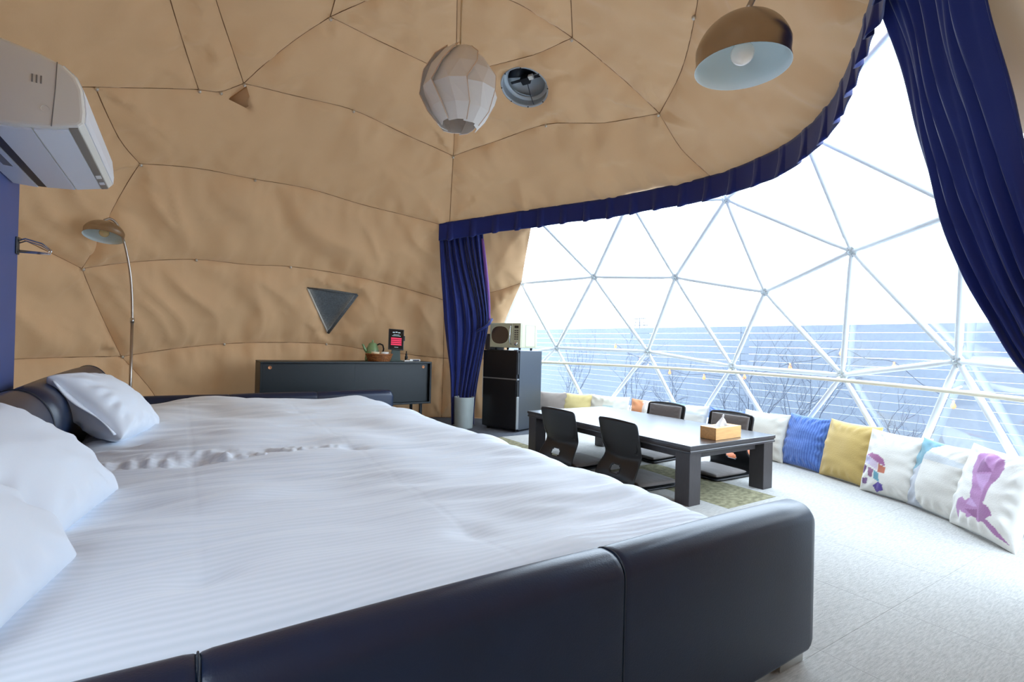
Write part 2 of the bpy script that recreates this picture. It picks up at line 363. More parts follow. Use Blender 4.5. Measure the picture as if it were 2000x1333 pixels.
def build_liner():
    root = struct('ceiling', (DC[0], DC[1], 0), 'tan fabric lining seamed over the inside of the dome')
    h = 0.036/RL; TH = 1.5708+0.004
    cons = []           # (polyline uv, closed)
    sm = [smooth_path(s, 5) if len(s) > 2 else s for s in SEAMS]
    for s in sm: cons.append((resample([uv(p) for p in s], h), False))
    cons.append((resample([uv(p) for p in smooth_path(VAL[:3], 6)], h), False))
    cons.append((resample([uv((p[0]*1.0, p[1], p[2]-0.2)) for p in smooth_path(VAL[:3], 6)], h), False))
    cons.append((resample([uv(p) for p in OPEN], h), False))
    cons.append((resample([uv(p) for p in TRI], h, True), True))
    cons.append((resample([uv(p) for p in circle_on(VENTC, VENTR)], h, True), True))
    cons.append((resample([(TH*math.cos(t), TH*math.sin(t)) for t in np.linspace(0, 2*math.pi, 200, endpoint=False)], h, True), True))
    verts = []; edges = []
    for pl, cl in cons:
        o = len(verts); verts += [(float(p[0]), float(p[1])) for p in pl]
        edges += [(o+i, o+i+1) for i in range(len(pl)-1)]
        if cl: edges.append((o+len(pl)-1, o))
    segs = np.array([(*verts[a], *verts[b]) for a, b in edges])
    def segdist(P, segs):
        D = np.full(len(P), 9.0); A = np.zeros(len(P)); L0 = 0; prev = None
        for s in segs:
            L0 += 0 if prev is None else (np.hypot(*(prev[2:]-prev[:2])) if np.allclose(prev[2:], s[:2]) else 5.0); prev = s
            a = s[:2]; d = s[2:]-a; L = d@d+1e-12
            near = (abs(P[:, 0]-a[0]) < 0.35) & (abs(P[:, 1]-a[1]) < 0.35)
            if not near.any(): continue
            Q = P[near]; t = np.clip(((Q-a)@d)/L, 0, 1); q = np.hypot(*(Q-a-t[:, None]*d).T)
            idx = np.where(near)[0]; better = q < D[idx]
            D[idx[better]] = q[better]; A[idx[better]] = L0+(t*math.sqrt(L))[better]
        return D, A
    g = []
    ny = int(2*TH/(h*0.866))
    for j in range(ny+1):
        y = -TH+j*h*0.866
        xs = np.arange(-TH+(0.5*h if j % 2 else 0), TH, h)
        g.append(np.stack([xs, np.full(len(xs), y)], 1))
    g = np.concatenate(g)+0; g += RNG.uniform(-0.12, 0.12, g.shape)*h
    g = g[np.hypot(g[:, 0], g[:, 1]) < TH-0.4*h]
    dd, _ = segdist(g, segs); g = g[dd > 0.45*h]
    allv = [Vector(v) for v in verts]+[Vector((float(a), float(b))) for a, b in g]
    V, E, F, _, oe, _ = delaunay_2d_cdt(allv, edges, [], 0, 1e-7)
    con = set()
    for e, src in zip(E, oe):
        if src: con.add((min(e), max(e)))
    em = {}
    for fi, f in enumerate(F):
        for a, b in zip(f, f[1:]+f[:1]):
            em.setdefault((min(a, b), max(a, b)), []).append(fi)
    comp = [-1]*len(F); nc = 0
    nb = [[] for _ in F]
    for k, fs in em.items():
        if len(fs) == 2 and k not in con: nb[fs[0]].append(fs[1]); nb[fs[1]].append(fs[0])
    for i in range(len(F)):
        if comp[i] >= 0: continue
        st = [i]; comp[i] = nc
        while st:
            q = st.pop()
            for w in nb[q]:
                if comp[w] < 0: comp[w] = nc; st.append(w)
        nc += 1
    P = np.array([(v.x, v.y) for v in V])
    # which components are openings
    def compat(p):
        q = np.array(uv(p)); best = None
        cen = np.array([P[list(f)].mean(0) for f in F]) if not hasattr(build_liner, 'cen') else build_liner.cen
        build_liner.cen = cen
        return comp[int(np.argmin(np.hypot(*(cen-q).T)))]
    drop = {compat(onsph(5, 1.2)), compat(np.mean(TRI, 0)), compat(VENTC)}
    th = np.hypot(P[:, 0], P[:, 1]); ph = np.arctan2(P[:, 1], P[:, 0])
    N = np.stack([np.sin(th)*np.cos(ph), np.sin(th)*np.sin(ph), np.cos(th)], 1)
    d, al = segdist(P, segs); d = d*RL; al = al*RL
    X = N*RL
    free = 1-np.exp(-d/0.10)
    sag = 0.055*(1-np.exp(-d/0.22))
    low = np.clip((2.75-(X[:, 2]))/0.5, 0, 1)
    arc = ph*np.maximum(np.sin(th), 0.35)*RL
    warp = 0.35*perlin(X*1.3+7)
    f1 = perlin(np.stack([(arc+0.5*X[:, 2]*warp)*2.3+warp*1.2, X[:, 2]*0.8, np.zeros(len(X))+3.3], 1))
    f1 = 1-2.6*np.abs(f1)                                   # upright ridges in the wall strips
    f2 = perlin(X*2.0+31); f3 = 1-2.5*np.abs(perlin(X*np.array([3.4, 3.4, 2.2])+11+0.6*f2[:, None]))
    z0 = np.zeros(len(X))
    g1 = perlin(np.stack([al*4.2, d*1.4+5, z0+1.7], 1)); g2 = perlin(np.stack([al*10.5, d*2.5+9, z0+6.1], 1))
    near = (1-np.exp(-d/0.035))
    inw = sag+free*(low*0.075*f1+0.065*f2+0.014*f3)+near*(0.13*g1*np.exp(-d/0.22)+0.055*g2*np.exp(-d/0.10))
    inw = inw*(1-0.85*np.exp(-(np.linalg.norm(X+DC-np.array([2.35, 0.50, 1.95]), axis=1)/0.55)**2))    # pulled taut behind the foreground curtain
    camdir = np.array([0, 0, 1.0])-DC; camdir /= np.linalg.norm(camdir)
    ang = np.arccos(np.clip(N@camdir, -1, 1))
    bump = 0.95*np.exp(-(ang/0.40)**2)
    r = RL+bump-inw
    XYZ = DC+N*r[:, None]
    XYZ[:, 2] = np.maximum(XYZ[:, 2], 0.0)
    XYZ -= np.array([DC[0], DC[1], 0])
    clear = {compat(onsph(232, 1.27))}     # unseen panel added behind the camera, a guessed entrance window lighting the bed
    groups = {}
    for fi, c in enumerate(comp):
        if c not in drop: groups.setdefault(c, []).append(F[fi])
    for c, fs in groups.items():
        if len(fs) < 6: continue
        ids = sorted({i for f in fs for i in f}); mp = {i: k for k, i in enumerate(ids)}
        o = mo('clear_panel' if c in clear else 'liner_panel', [XYZ[i] for i in ids], [[mp[i] for i in f] for f in fs], 'vinyl' if c in clear else 'liner', root)
    # stitched seam cords and the bolts at the hubs
    rr = lambda p: RL+0.95*math.exp(-(math.acos(max(-1, min(1, float(((np.array(p)-DC)/np.linalg.norm(np.array(p)-DC))@camdir))))/0.40)**2)
    lift = lambda p, k: DC+(np.array(p)-DC)/np.linalg.norm(np.array(p)-DC)*(rr(p)+k)
    nodes = {}
    for s in sm[:29]:
        tube('seam', resample([lift(p, 0.001) for p in s], 0.09), 0.0035, 'seam', root, 5, world=True)
    for s in SEAMS[:29]:
        for p in (s[0], s[-1]): nodes[tuple(np.round(p, 2))] = p
    extra = [(1.269,4.748,3.103), (2.817,3.871,3.060), (2.623,2.069,3.063), (0.546,5.449,2.507), (0.095,5.905,1.746), (0.991,6.108,1.791), (0.384,6.366,0.917), (1.481,6.477,0.939), (0.209,4.688,2.941)]
    bolt = None
    for p in list(nodes.values())+extra:
        q = lift(p, -0.018)
        if bolt is None:
            bolt = lathe('bolt', [(0.001, 0.014), (0.008, 0.012), (0.013, 0.004), (0.013, -0.004), (0.008, -0.012), (0.001, -0.014)], 'bolt', root, 10)
            b = bolt
        else: b = place(bolt.copy(), root)
        b.location = (q[0]-DC[0], q[1]-DC[1], q[2])
    fl = [(0.265,4.736,2.935), (0.460,4.855,2.929), (0.382,4.634,3.027)]
    fl = [lift(p, -0.03) for p in fl]
    o = mo('corner_patch', fl, [(0, 1, 2)], 'liner_dark', root, True); thicken(o, 0.012)
    return root
CEIL = build_liner()

# triangular wall window with an unzipped flap
wt = struct('window_2', (1.48, 6.25, 0), 'small triangular mesh window in the tan lining')
tp = [np.array(p) for p in TRI]; tc_ = sum(tp)/3
od = (tc_-DC)/np.linalg.norm(tc_-DC)
mo('pane', [p+od*0.03+(p-tc_)*0.06 for p in tp], [(0, 1, 2)], 'mesh_dark', wt, True, False)
mo('backing', [p+od*0.06+(p-tc_)*0.12 for p in tp], [(0, 1, 2)], 'vent_dark', wt, True, False)
for i in range(3):
    a, b = tp[i]-od*0.012, tp[(i+1) % 3]-od*0.012
    tube('zip_edge', [a, (a+b)/2-od*0.004, b], 0.011 if i != 1 else 0.02, 'zip' if i == 2 else 'mesh_dark', wt, 6, True)

# ------------------------------------------------------------------ glazed front: struts, hubs, clear panes
HUB = {'A':(4.035,4.523,1.806),'B':(4.367,3.619,1.745),'C':(4.485,2.695,1.536),'D':(4.121,1.814,1.743),'E':(3.989,2.775,2.319),'F':(4.030,5.194,0.959),'G':(4.568,4.159,0.948),'H':(4.759,3.194,0.824),'I':(4.604,2.079,0.809),'J':(4.135,1.194,0.960),'K':(3.524,5.287,1.756),'M':(3.526,1.875,2.499),'N':(3.782,3.730,2.492),'P':(3.546,1.005,1.790),'Q':(3.193,4.758,2.549),'T':(3.426,5.864,0.799)}
HUB['S'] = onsph(-53, 0.92); HUB['U'] = onsph(-61, 1.8); HUB['V'] = onsph(-56, 2.52)
for k, y in zip(('b0', 'b1', 'b2', 'b3', 'b4', 'b5'), (5.90, 4.85, 3.73, 2.67, 1.58, 0.68)):
    HUB[k] = (DC[0]+math.sqrt(R*R-(y-DC[1])**2), y, 0.05)
HUB['b6'] = onsph(-62, 0.05)
TRIS = 'K A F,T K F,K Q A,Q N A,A N B,N E B,A B G,F A G,B E C,B C H,G B H,E M D,E D C,C D I,H C I,M P D,D P J,I D J,M V P,P V U,P U S,J P S,T F b0,F b1 b0,F G b1,G b2 b1,G H b2,H b3 b2,H I b3,I b4 b3,I J b4,J b5 b4,J S b5,S b6 b5'
TRIS = [t.split() for t in TRIS.split(',')]
win = struct('window_1', (DC[0], DC[1], 0), 'clear dome front of triangular panes on white tube struts')
eset = set()
def push(p, k): p = np.array(p); n = (p-DC)/np.linalg.norm(p-DC); return p+n*k
for t in TRIS:
    mo('pane', [push(HUB[k], 0.035) for k in t], [(0, 1, 2)], 'vinyl', win, True, False)
    for a, b in ((0, 1), (1, 2), (2, 0)): eset.add(tuple(sorted((t[a], t[b]))))
for a, b in sorted(eset):
    p, q = Vector(HUB[a]), Vector(HUB[b]); d = (q-p).normalized()
    r = 0.0215
    tube('strut', [p+d*0.02, p+d*0.05, p+d*0.11, p+d*0.13, q-d*0.13, q-d*0.11, q-d*0.05, q-d*0.02], [r*0.75, r*0.8, r*0.85, r, r, r*0.85, r*0.8, r*0.75], 'strut', win, 10, True)
for k, p in HUB.items():
    n = Vector(push(p, 1))-Vector(p); z = n.normalized()
    o = lathe('hub', [(0.001, -0.028), (0.013, -0.028), (0.013, -0.016), (0.042, -0.013), (0.045, 0.0), (0.042, 0.013), (0.001, 0.014)], 'hubm', win, 14)
    o.location = Vector(p)-Vector((DC[0], DC[1], 0)); o.rotation_euler = z.to_track_quat('Z', 'Y').to_euler()
# curved handrail
hr = thing('handrail', 'thin cream curved bar running round the window behind the cushions', 'handrail', onsph(0, 0.0, 3.42))
tube('bar', [onsph(a, 0.77, R-0.09) for a in np.linspace(47, -60, 60)], 0.0165, 'handrail', hr, 10, True)
for a in (36.5, 17.5, 1.2, -17.4, -34, -52):
    q = onsph(a, 0.77, R-0.09); e = onsph(a, 0.80, R-0.01)
    tube('bracket', [q, e], 0.007, 'handrail', hr, 6, True)

# ------------------------------------------------------------------ floor
def clip_convex(poly, ring):
    out = poly
    for i in range(len(ring)):
        a, b = ring[i], ring[(i+1) % len(ring)]; src = out; out = []
        if not src: return []
        side = lambda p: (b[0]-a[0])*(p[1]-a[1])-(b[1]-a[1])*(p[0]-a[0])
        for j in range(len(src)):
            p, q = src[j], src[(j+1) % len(src)]; sp, sq = side(p), side(q)
            if sp >= 0: out.append(p)
            if (sp >= 0) != (sq >= 0):
                t = sp/(sp-sq); out.append((p[0]+(q[0]-p[0])*t, p[1]+(q[1]-p[1])*t))
    return out
fl = struct('floor', (DC[0], DC[1], 0), 'pale grey carpet tiles inside the dome')
ca = math.atan2(-DC[1], -DC[0])
def frad(a):
    d = abs((a-ca+math.pi) % (2*math.pi)-math.pi); return 3.56+0.9*math.exp(-(d/0.42)**2)
ringp = [(DC[0]+frad(a)*math.cos(a), DC[1]+frad(a)*math.sin(a)) for a in np.linspace(-math.pi, math.pi, 97)[:-1]]
prism('subfloor', ringp, (-0.10, -0.014), 'subfloor', fl, 'z', world=True)
circ = [(DC[0]+3.555*math.cos(a), DC[1]+3.555*math.sin(a)) for a in np.linspace(-math.pi, math.pi, 97)[:-1]]
TS = 0.54; ox, oy = 2.90, 1.95
def tile_mat(cx, cy):
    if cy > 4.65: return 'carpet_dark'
    if 2.9 < cx < 3.44 and 1.95 < cy < 3.03: return 'carpet_olive'
    if 2.36 < cx < 2.9 and 3.57 < cy < 4.65: return 'carpet_olive'
    return 'carpet'
cache = {}
for i in range(-9, 5):
    for j in range(-9, 10):
        x0, y0 = ox+i*TS, oy+j*TS; g = 0.0002
        c = [(x0+g, y0+g), (x0+TS-g, y0+g), (x0+TS-g, y0+TS-g), (x0+g, y0+TS-g)]
        inside = all(math.hypot(p[0]-DC[0], p[1]-DC[1]) < 3.55 for p in c)
        behind = (y0+TS/2) < 0.6 and x0 < 1.8
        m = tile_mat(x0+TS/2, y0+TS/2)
        if inside or (behind and any(math.hypot(p[0]-DC[0], p[1]-DC[1]) < frad(math.atan2(p[1]-DC[1], p[0]-DC[0]))-0.05 for p in c)):
            if not inside and not all(math.hypot(p[0]-DC[0], p[1]-DC[1]) < frad(math.atan2(p[1]-DC[1], p[0]-DC[0]))+0.3 for p in c): continue
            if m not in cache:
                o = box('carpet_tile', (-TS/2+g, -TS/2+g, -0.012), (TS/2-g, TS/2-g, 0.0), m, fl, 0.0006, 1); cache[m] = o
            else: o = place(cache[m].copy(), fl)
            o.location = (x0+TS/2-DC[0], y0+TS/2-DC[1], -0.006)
        else:
            p = clip_convex(c, circ)
            if len(p) >= 3: prism('carpet_tile', p, (-0.012, 0.0), m, fl, 'z', world=True)
base = struct('baseboard_dome', (DC[0], DC[1], 0), 'low cream kerb round the foot of the dome')
bs = []
for k, a in enumerate(np.linspace(math.radians(-64), math.radians(150), 80)):
    for r, z in ((3.60, -0.05), (3.60, 0.05), (3.545, 0.05), (3.545, -0.05)):
        bs.append((DC[0]+r*math.cos(a), DC[1]+r*math.sin(a), z))
mo('kerb', bs, [(i*4+k, i*4+(k+1) % 4, i*4+4+(k+1) % 4, i*4+4+k) for i in range(79) for k in range(4)], 'handrail', base, True, False)

# ------------------------------------------------------------------ outside: deck, fence, shrubs, string lights, pylon
gr = struct('floor_outside', (5.5, 4, -0.2), 'pale ground and deck outside the dome')
mo('ground', [(-60, -60, -0.35), (60, -60, -0.35), (60, 60, -0.35), (-60, 60, -0.35)], [(0, 1, 2, 3)], 'ground', gr, True, False)
for k in range(22):
    x = 4.2+k*0.105
    if k == 0:
        dk = box('deck_board', (0, -8, -0.05), (0.10, 9, 0.0), 'deck', gr, 0.004, 1); dkx = dk.location.copy(); o = dk
    else: o = place(dk.copy(), gr)
    o.location = (x+0.05-5.5, 1.2-4, 0.05)
fx = 6.45
fence = thing('slat_fence', 'pale blue horizontal board fence standing outside the window', 'fence', (fx, 6, -0.15))
proto = None
secs = [(-1.8+i*6.0, -1.8+(i+1)*6.0) for i in range(3)]
for (a, b) in secs:
    box('post', (0.03, a-0.045-6, 0.0), (0.12, a+0.045-6, 1.42), 'fence', fence, 0.004, 1)
    for k in range(14):
        z = 0.15+k*0.0945
        if proto is None: proto = box('slat', (-0.012, -2.998, -0.0455), (0.012, 2.998, 0.0455), 'fence', fence, 0.003, 1); o = proto
        else: o = place(proto.copy(), fence)
        o.location = (0, (a+b)/2-6, z+0.0435+0.0)
def shrub(loc, h, n, seed, label):
    rnd = random.Random(seed); t = thing('bare_shrub', label, 'shrub', loc, 0, 'bare shrubs between window and fence'); parts = []
    def grow(p, d, L, r, lv):
        pts = [p]; q = p
        for i in range(4):
            d = (d+Vector((rnd.uniform(-.12, .12), rnd.uniform(-.3, .3), rnd.uniform(-.12, .2)))).normalized(); q = q+d*L/4; pts.append(q)
        parts.append(tube_data(pts, [r, r*.85, r*.7, r*.55, r*.4], 4))
        if lv > 0:
            for k in range(3):
                i = rnd.randint(1, 4); grow(pts[i], (d+Vector((rnd.uniform(-.25, .25), rnd.uniform(-1.1, 1.1), rnd.uniform(-.3, .7)))).normalized(), L*rnd.uniform(.5, .75), r*.5, lv-1)
    for k in range(n): grow(Vector((rnd.uniform(-.08, .08), rnd.uniform(-.15, .15), 0)), Vector((rnd.uniform(-.2, .2), rnd.uniform(-.7, .7), 1)).normalized(), h*rnd.uniform(.4, .6), 0.0085, 3)
    V, F = join(parts); mo('branches', V, F, 'twig', t)
    lathe('stem', [(0.02, -0.02), (0.016, 0.05), (0.01, 0.1), (0.001, 0.12)], 'twig', t, 6)
shrub((6.0, 5.9, -0.2), 1.35, 5, 1, 'leafless shrub outside, above the beige cushion with pale blue patch')
shrub((6.0, 7.4, -0.2), 1.45, 5, 2, 'leafless shrub at the far end of the fence, beside the refrigerator')
shrub((5.95, 4.9, -0.2), 1.05, 4, 3, 'low leafless shrub outside, above the far floor chair nearer the refrigerator')
shrub((6.0, 3.9, -0.2), 1.5, 6, 4, 'tall leafless shrub outside, straight above the tissue box')
shrub((5.95, 3.1, -0.2), 1.45, 5, 5, 'leafless shrub outside, above the ribbed blue cushion')
shrub((5.9, 2.2, -0.2), 0.9, 4, 6, 'low leafless shrub outside, above the white cushion with geometric figure')
sl = thing('string_light', 'string of warm glowing bulbs hung along the fence outside', 'string lights', (6.36, 5, 0.9))
bulbs = [(6.360,6.529,0.997),(6.360,5.951,0.771),(6.360,5.335,0.615),(6.360,4.714,0.579),(6.360,4.082,0.630),(6.360,3.472,0.793),(6.360,2.888,0.988),(6.360,2.368,0.857),(6.360,1.864,0.502)]
wire = []
for i, b in enumerate(bulbs):
    wire.append(Vector(b)+Vector((0, 0, 0.05)))
    if i+1 < len(bulbs): wire.append((Vector(b)+Vector(bulbs[i+1]))/2+Vector((0, 0, 0.01)))
tube('wire', smooth_path(wire, 5), 0.004, 'twig', sl, 5, True)
bp = None
for b in bulbs:
    if bp is None: bp = lathe('bulb', [(0.001, -0.032), (0.016, -0.026), (0.024, -0.008), (0.018, 0.014), (0.010, 0.026), (0.010, 0.05), (0.001, 0.052)], 'glow_bulb', sl, 12); o = bp
    else: o = place(bp.copy(), sl)
    o.location = Vector(b)-Vector((6.36, 5, 0.9))
tw = thing('pylon', 'faint far lattice pylon rising above the fence line', 'pylon', (58.2, 54.7, -4))
pv = []
for sx, sy in ((-1, -1), (1, -1), (1, 1), (-1, 1)):
    pv.append(tube_data([(sx*1.4, sy*1.4, 0), (sx*0.35, sy*0.35, 9.5)], 0.05, 5))
for k in range(7):
    z = 1+k*1.25; s = 1.4-1.05*z/9.5; z2 = z+1.25; s2 = 1.4-1.05*z2/9.5
    for (a, b) in (((-1, -1), (1, -1)), ((1, -1), (1, 1)), ((1, 1), (-1, 1)), ((-1, 1), (-1, -1))):
        pv.append(tube_data([(a[0]*s, a[1]*s, z), (b[0]*s2, b[1]*s2, z2)], 0.03, 4))
V, F = join(pv); mo('mast', V, F, 'tower', tw)
for z, w in ((7.0, 1.9), (8.2, 1.6), (9.2, 1.2)): box('crossarm', (-0.08, -w, z), (0.08, w, z+0.12), 'tower', tw, 0)

# ------------------------------------------------------------------ valance and curtains
va = thing('valance', 'navy pleated pelmet following the curved edge of the lining', 'valance', (3.4, 3.2, 2.2))
path = smooth_path(VAL+[(2.25, 0.86, 2.50), (2.0, 0.74, 2.48), (1.75, 0.66, 2.46)], 40)
acc = 0; V = []; prev = None; cc = Vector((DC[0], DC[1], 0)); nz_ = 9
for i, p in enumerate(path):
    if prev is not None: acc += (p-prev).length
    prev = p
    o = Vector((p.x-cc.x, p.y-cc.y, 0)).normalized()
    ph = (acc/0.27) % 1.0
    pl = max(0.0, min(1.0, (0.13-abs(ph-0.5))/0.05))
    for k in range(nz_):
        t = k/(nz_-1)
        out = 0.004*math.sin(acc*21)*t + pl*(0.006+0.034*t*t)
        drop = 0.200+0.022*pl*t+0.004*math.sin(acc*7)
        q = Vector((p.x, p.y, p.z+0.012))-o*(0.035+out); q.z -= drop*t
        V.append(q)
F = grid_faces(len(path), nz_)
thicken(mo('pelmet', V, F, 'curtain', va, True), 0.006)
tube('rail', [p-Vector((p.x-cc.x, p.y-cc.y, 0)).normalized()*0.02 for p in path[::6]], 0.012, 'strut', va, 8, True)
def drape(name, L, Rr, m, parent, nf, amp, nu=90, nt=60, seed=0, gather=None, side=1, bow=0.0):
    L = smooth_path(L, 10); Rr = smooth_path(Rr, 10)
    def samp(P, t):
        x = t*(len(P)-1); i = min(int(x), len(P)-2); return P[i].lerp(P[i+1], x-i)
    rnd = random.Random(seed); ph = [rnd.uniform(-.5, .5) for _ in range(nf+3)]
    V = []
    for i in range(nu):
        s = i/(nu-1)
        for j in range(nt):
            t = j/(nt-1); a, b = samp(L, t), samp(Rr, t); w = (b-a)
            n = Vector((0, 0, 1)).cross(w).normalized()*side
            g = gather(t) if gather else 1.0
            x = s*nf; k = int(x)
            f = math.sin(2*math.pi*(x+0.22*ph[min(k, nf)]))+0.35*math.sin(2*math.pi*(2.3*x+t*1.1+ph[0]))
            s2 = s+bow*math.sin(math.pi*s)*max(0.0, math.sin(math.pi*min(1.0, t/0.95)))**1.5
            V.append(a+w*s2+n*f*amp*g)
    return thicken(mo(name, V, grid_faces(nu, nt), m, parent, True), 0.004)
def rays(px, rs):
    out = []
    for (u, v), r in zip(px, rs):
        d = (r2*((u-1000)/1000.0)-u2*((v-666.5)/1000.0)+fw).normalized(); out.append(Vector((0, 0, 1))+d*r)
    return out
# tied-back curtain by the camera: hangs from the rail, swept to the window's end
cr = thing('curtain', 'large navy curtain in the foreground swept towards the right', 'curtain', (2.6, 0.6, 0), 0, 'navy curtains')
CL = [(2.394,0.950,2.445),(2.538,0.916,2.207),(2.649,0.904,1.972),(2.730,0.882,1.762),(2.797,0.854,1.544),(2.854,0.797,1.331),(2.891,0.737,1.165),(2.926,0.630,0.930),(2.99,0.46,0.80)]
CR = [(1.86,0.60,2.46),(1.917,0.564,2.336),(2.094,0.580,2.131),(2.366,0.575,1.913),(2.599,0.571,1.694),(2.780,0.520,1.348),(2.93,0.43,1.000),(3.00,0.36,0.80)]
drape('cloth', CL, CR, 'curtain', cr, 6, 0.030, 120, 70, 3, lambda t: 1.0-0.35*t, -1)
tail_l = [(2.99,0.46,0.80),(3.02,0.36,0.45),(3.02,0.34,0.02)]; tail_r = [(3.00,0.36,0.80),(2.92,0.16,0.45),(2.90,0.12,0.02)]
drape('tail', tail_l, tail_r, 'curtain', cr, 4, 0.03, 60, 24, 5, None, -1)
tube('tie_back', [Vector((2.995, 0.41, 0.80))+Vector((0.06*math.cos(a), 0.06*math.sin(a), 0.02*math.sin(a))) for a in np.linspace(0, 6.28, 20)], 0.012, 'curtain', cr, 6, True)
# far curtain beside the refrigerator
cl_ = thing('curtain', 'navy curtain gathered beside the refrigerator', 'curtain', (2.7, 5.4, 0), 0, 'navy curtains')
A = [(2.485,5.47,2.27),(2.50,5.44,1.90),(2.53,5.43,1.55),(2.58,5.46,1.20),(2.63,5.47,0.90),(2.68,5.48,0.60),(2.71,5.50,0.25),(2.72,5.50,0.02)]
B = [(2.875,5.145,2.30),(2.92,5.14,1.88),(2.96,5.14,1.55),(3.00,5.17,1.24),(2.98,5.22,0.96),(2.97,5.32,0.60),(2.96,5.38,0.25),(2.96,5.38,0.02)]
drape('cloth', A, B, 'curtain', cl_, 7, 0.028, 110, 70, 9, lambda t: 1.0 if t < .45 else 0.75, -1, 0.24)
B2 = [(2.89,5.14,2.2),(2.93,5.115,1.88),(2.99,5.135,1.55),(3.02,5.16,1.27)]
B1 = [(2.87,5.16,2.2),(2.90,5.135,1.88),(2.95,5.155,1.55),(3.00,5.175,1.25)]
drape('lining', B1, B2, 'curtain_lining', cl_, 1, 0.004, 10, 20, 2)
tube('tie_back', [(2.86,5.20,1.13),(2.92,5.14,1.17),(2.98,5.12,1.22),(3.03,5.14,1.28)], 0.016, 'curtain', cl_, 8, True)

# ------------------------------------------------------------------ blue partition with air conditioner, hook and switch
wl_ = struct('wall_left', (-0.69, 2.1, 0), 'blue painted partition behind the bed heads')
box('partition', (-0.03, -1.1, 0.0), (0.03, 1.2, 1.93), 'wall_blue', wl_, 0.004, 1)
sw = thing('switch_panel', 'dark control panel on the blue partition', 'switch', (-0.66, 2.96, 0.80))
box('plate', (0.0, -0.06, -0.075), (0.012, 0.06, 0.075), 'black_plastic', sw, 0.003)
for k in range(4): box('button', (0.012, -0.02, -0.055+k*0.03), (0.016, 0.03, -0.037+k*0.03), 'ac_grey', sw, 0.001, 1)
hk = thing('wall_hook', 'folding wire hook at the end of the blue partition', 'hook', (-0.66, 3.27, 1.40))
tube('wire', [(0.0, 0, 0.02), (0.03, 0, 0.035), (0.09, 0, 0.02), (0.125, 0, -0.01), (0.12, 0, -0.028), (0.0, 0, -0.03)], 0.004, 'chrome', hk, 8)
tube('wire', [(0.0, 0.02, 0.012), (0.03, 0.02, 0.027), (0.085, 0.02, 0.012), (0.115, 0.015, -0.01), (0.11, 0.01, -0.022), (0.0, 0.02, -0.02)], 0.003, 'chrome', hk, 8)
box('mount', (0.0, -0.02, -0.04), (0.006, 0.03, 0.04), 'ac_dark', hk, 0.002, 1)
ac = thing('air_conditioner', 'white air conditioner mounted high on the blue partition', 'air conditioner', (-0.66, 2.29, 1.66))
prof = [(0.0, 0.02), (0.0, 0.285), (0.05, 0.297), (0.14, 0.290), (0.24, 0.268), (0.30, 0.245), (0.335, 0.215), (0.352, 0.175), (0.360, 0.10), (0.358, 0.062), (0.345, 0.046), (0.28, 0.028), (0.18, 0.012), (0.08, 0.008)]
L = 0.88
o = prism('body', prof, (0.0, L), 'ac_white', ac, 'y', smooth=False)
md = o.modifiers.new('bev', 'BEVEL'); md.width = 0.012; md.segments = 3; md.limit_method = 'ANGLE'; md.angle_limit = math.radians(50)
fp = [(0.30, 0.2485), (0.337, 0.217), (0.3555, 0.175), (0.3635, 0.10), (0.3615, 0.066), (0.357, 0.066), (0.354, 0.17), (0.33, 0.212), (0.297, 0.243)]
prism('front_panel', fp, (0.012, L-0.012), 'ac_flap', ac, 'y')
tube('end_seam', [(0.285, -0.001, 0.250), (0.282, -0.001, 0.15), (0.275, -0.001, 0.03)], 0.0014, 'ac_grey', ac, 5)
for k in range(3): box('slit', (0.222+k*0.011, -0.002, 0.165), (0.226+k*0.011, 0.004, 0.192), 'ac_grey', ac, 0.0005, 1)
lathe('screw_cap', [(0.001, -0.005), (0.009, -0.004), (0.011, 0.002)], 'ac_white', ac, 14, (0.258, 0.0, 0.085), (math.pi/2*-1+math.pi, 0, 0))
def strip(name, x0, x1, m, z0, z1, y0=0.02, y1=L-0.02, t=0.006):
    V = [(x0, y0, z0), (x1, y0, z1), (x1, y1, z1), (x0, y1, z0)]
    o = mo(name, V+[(a, b, c-t) for a, b, c in V], [(0, 1, 2, 3), (7, 6, 5, 4), (0, 4, 5, 1), (1, 5, 6, 2), (2, 6, 7, 3), (3, 7, 4, 0)], m, ac, smooth=False); return o
strip('display_strip', 0.318, 0.342, 'ac_grey', 0.041, 0.047, 0.01, L-0.01)
strip('louver', 0.228, 0.316, 'ac_flap', 0.0195, 0.040)
strip('louver', 0.122, 0.222, 'ac_flap', 0.011, 0.018)
strip('slot', 0.092, 0.120, 'ac_dark', 0.0105, 0.0115)
strip('back_cover', 0.004, 0.088, 'ac_flap', 0.014, 0.010, 0.0, L+0.0)
strip('label', 0.02, 0.07, 'ac_grey', 0.0085, 0.0055, 0.35, 0.55, 0.001)
strip('display_window', 0.321, 0.339, 'white_plastic', 0.0415, 0.046, 0.62, 0.67, 0.008)
strip('lamp_icon', 0.321, 0.339, 'ac_flap', 0.0415, 0.046, 0.74, 0.78, 0.008)

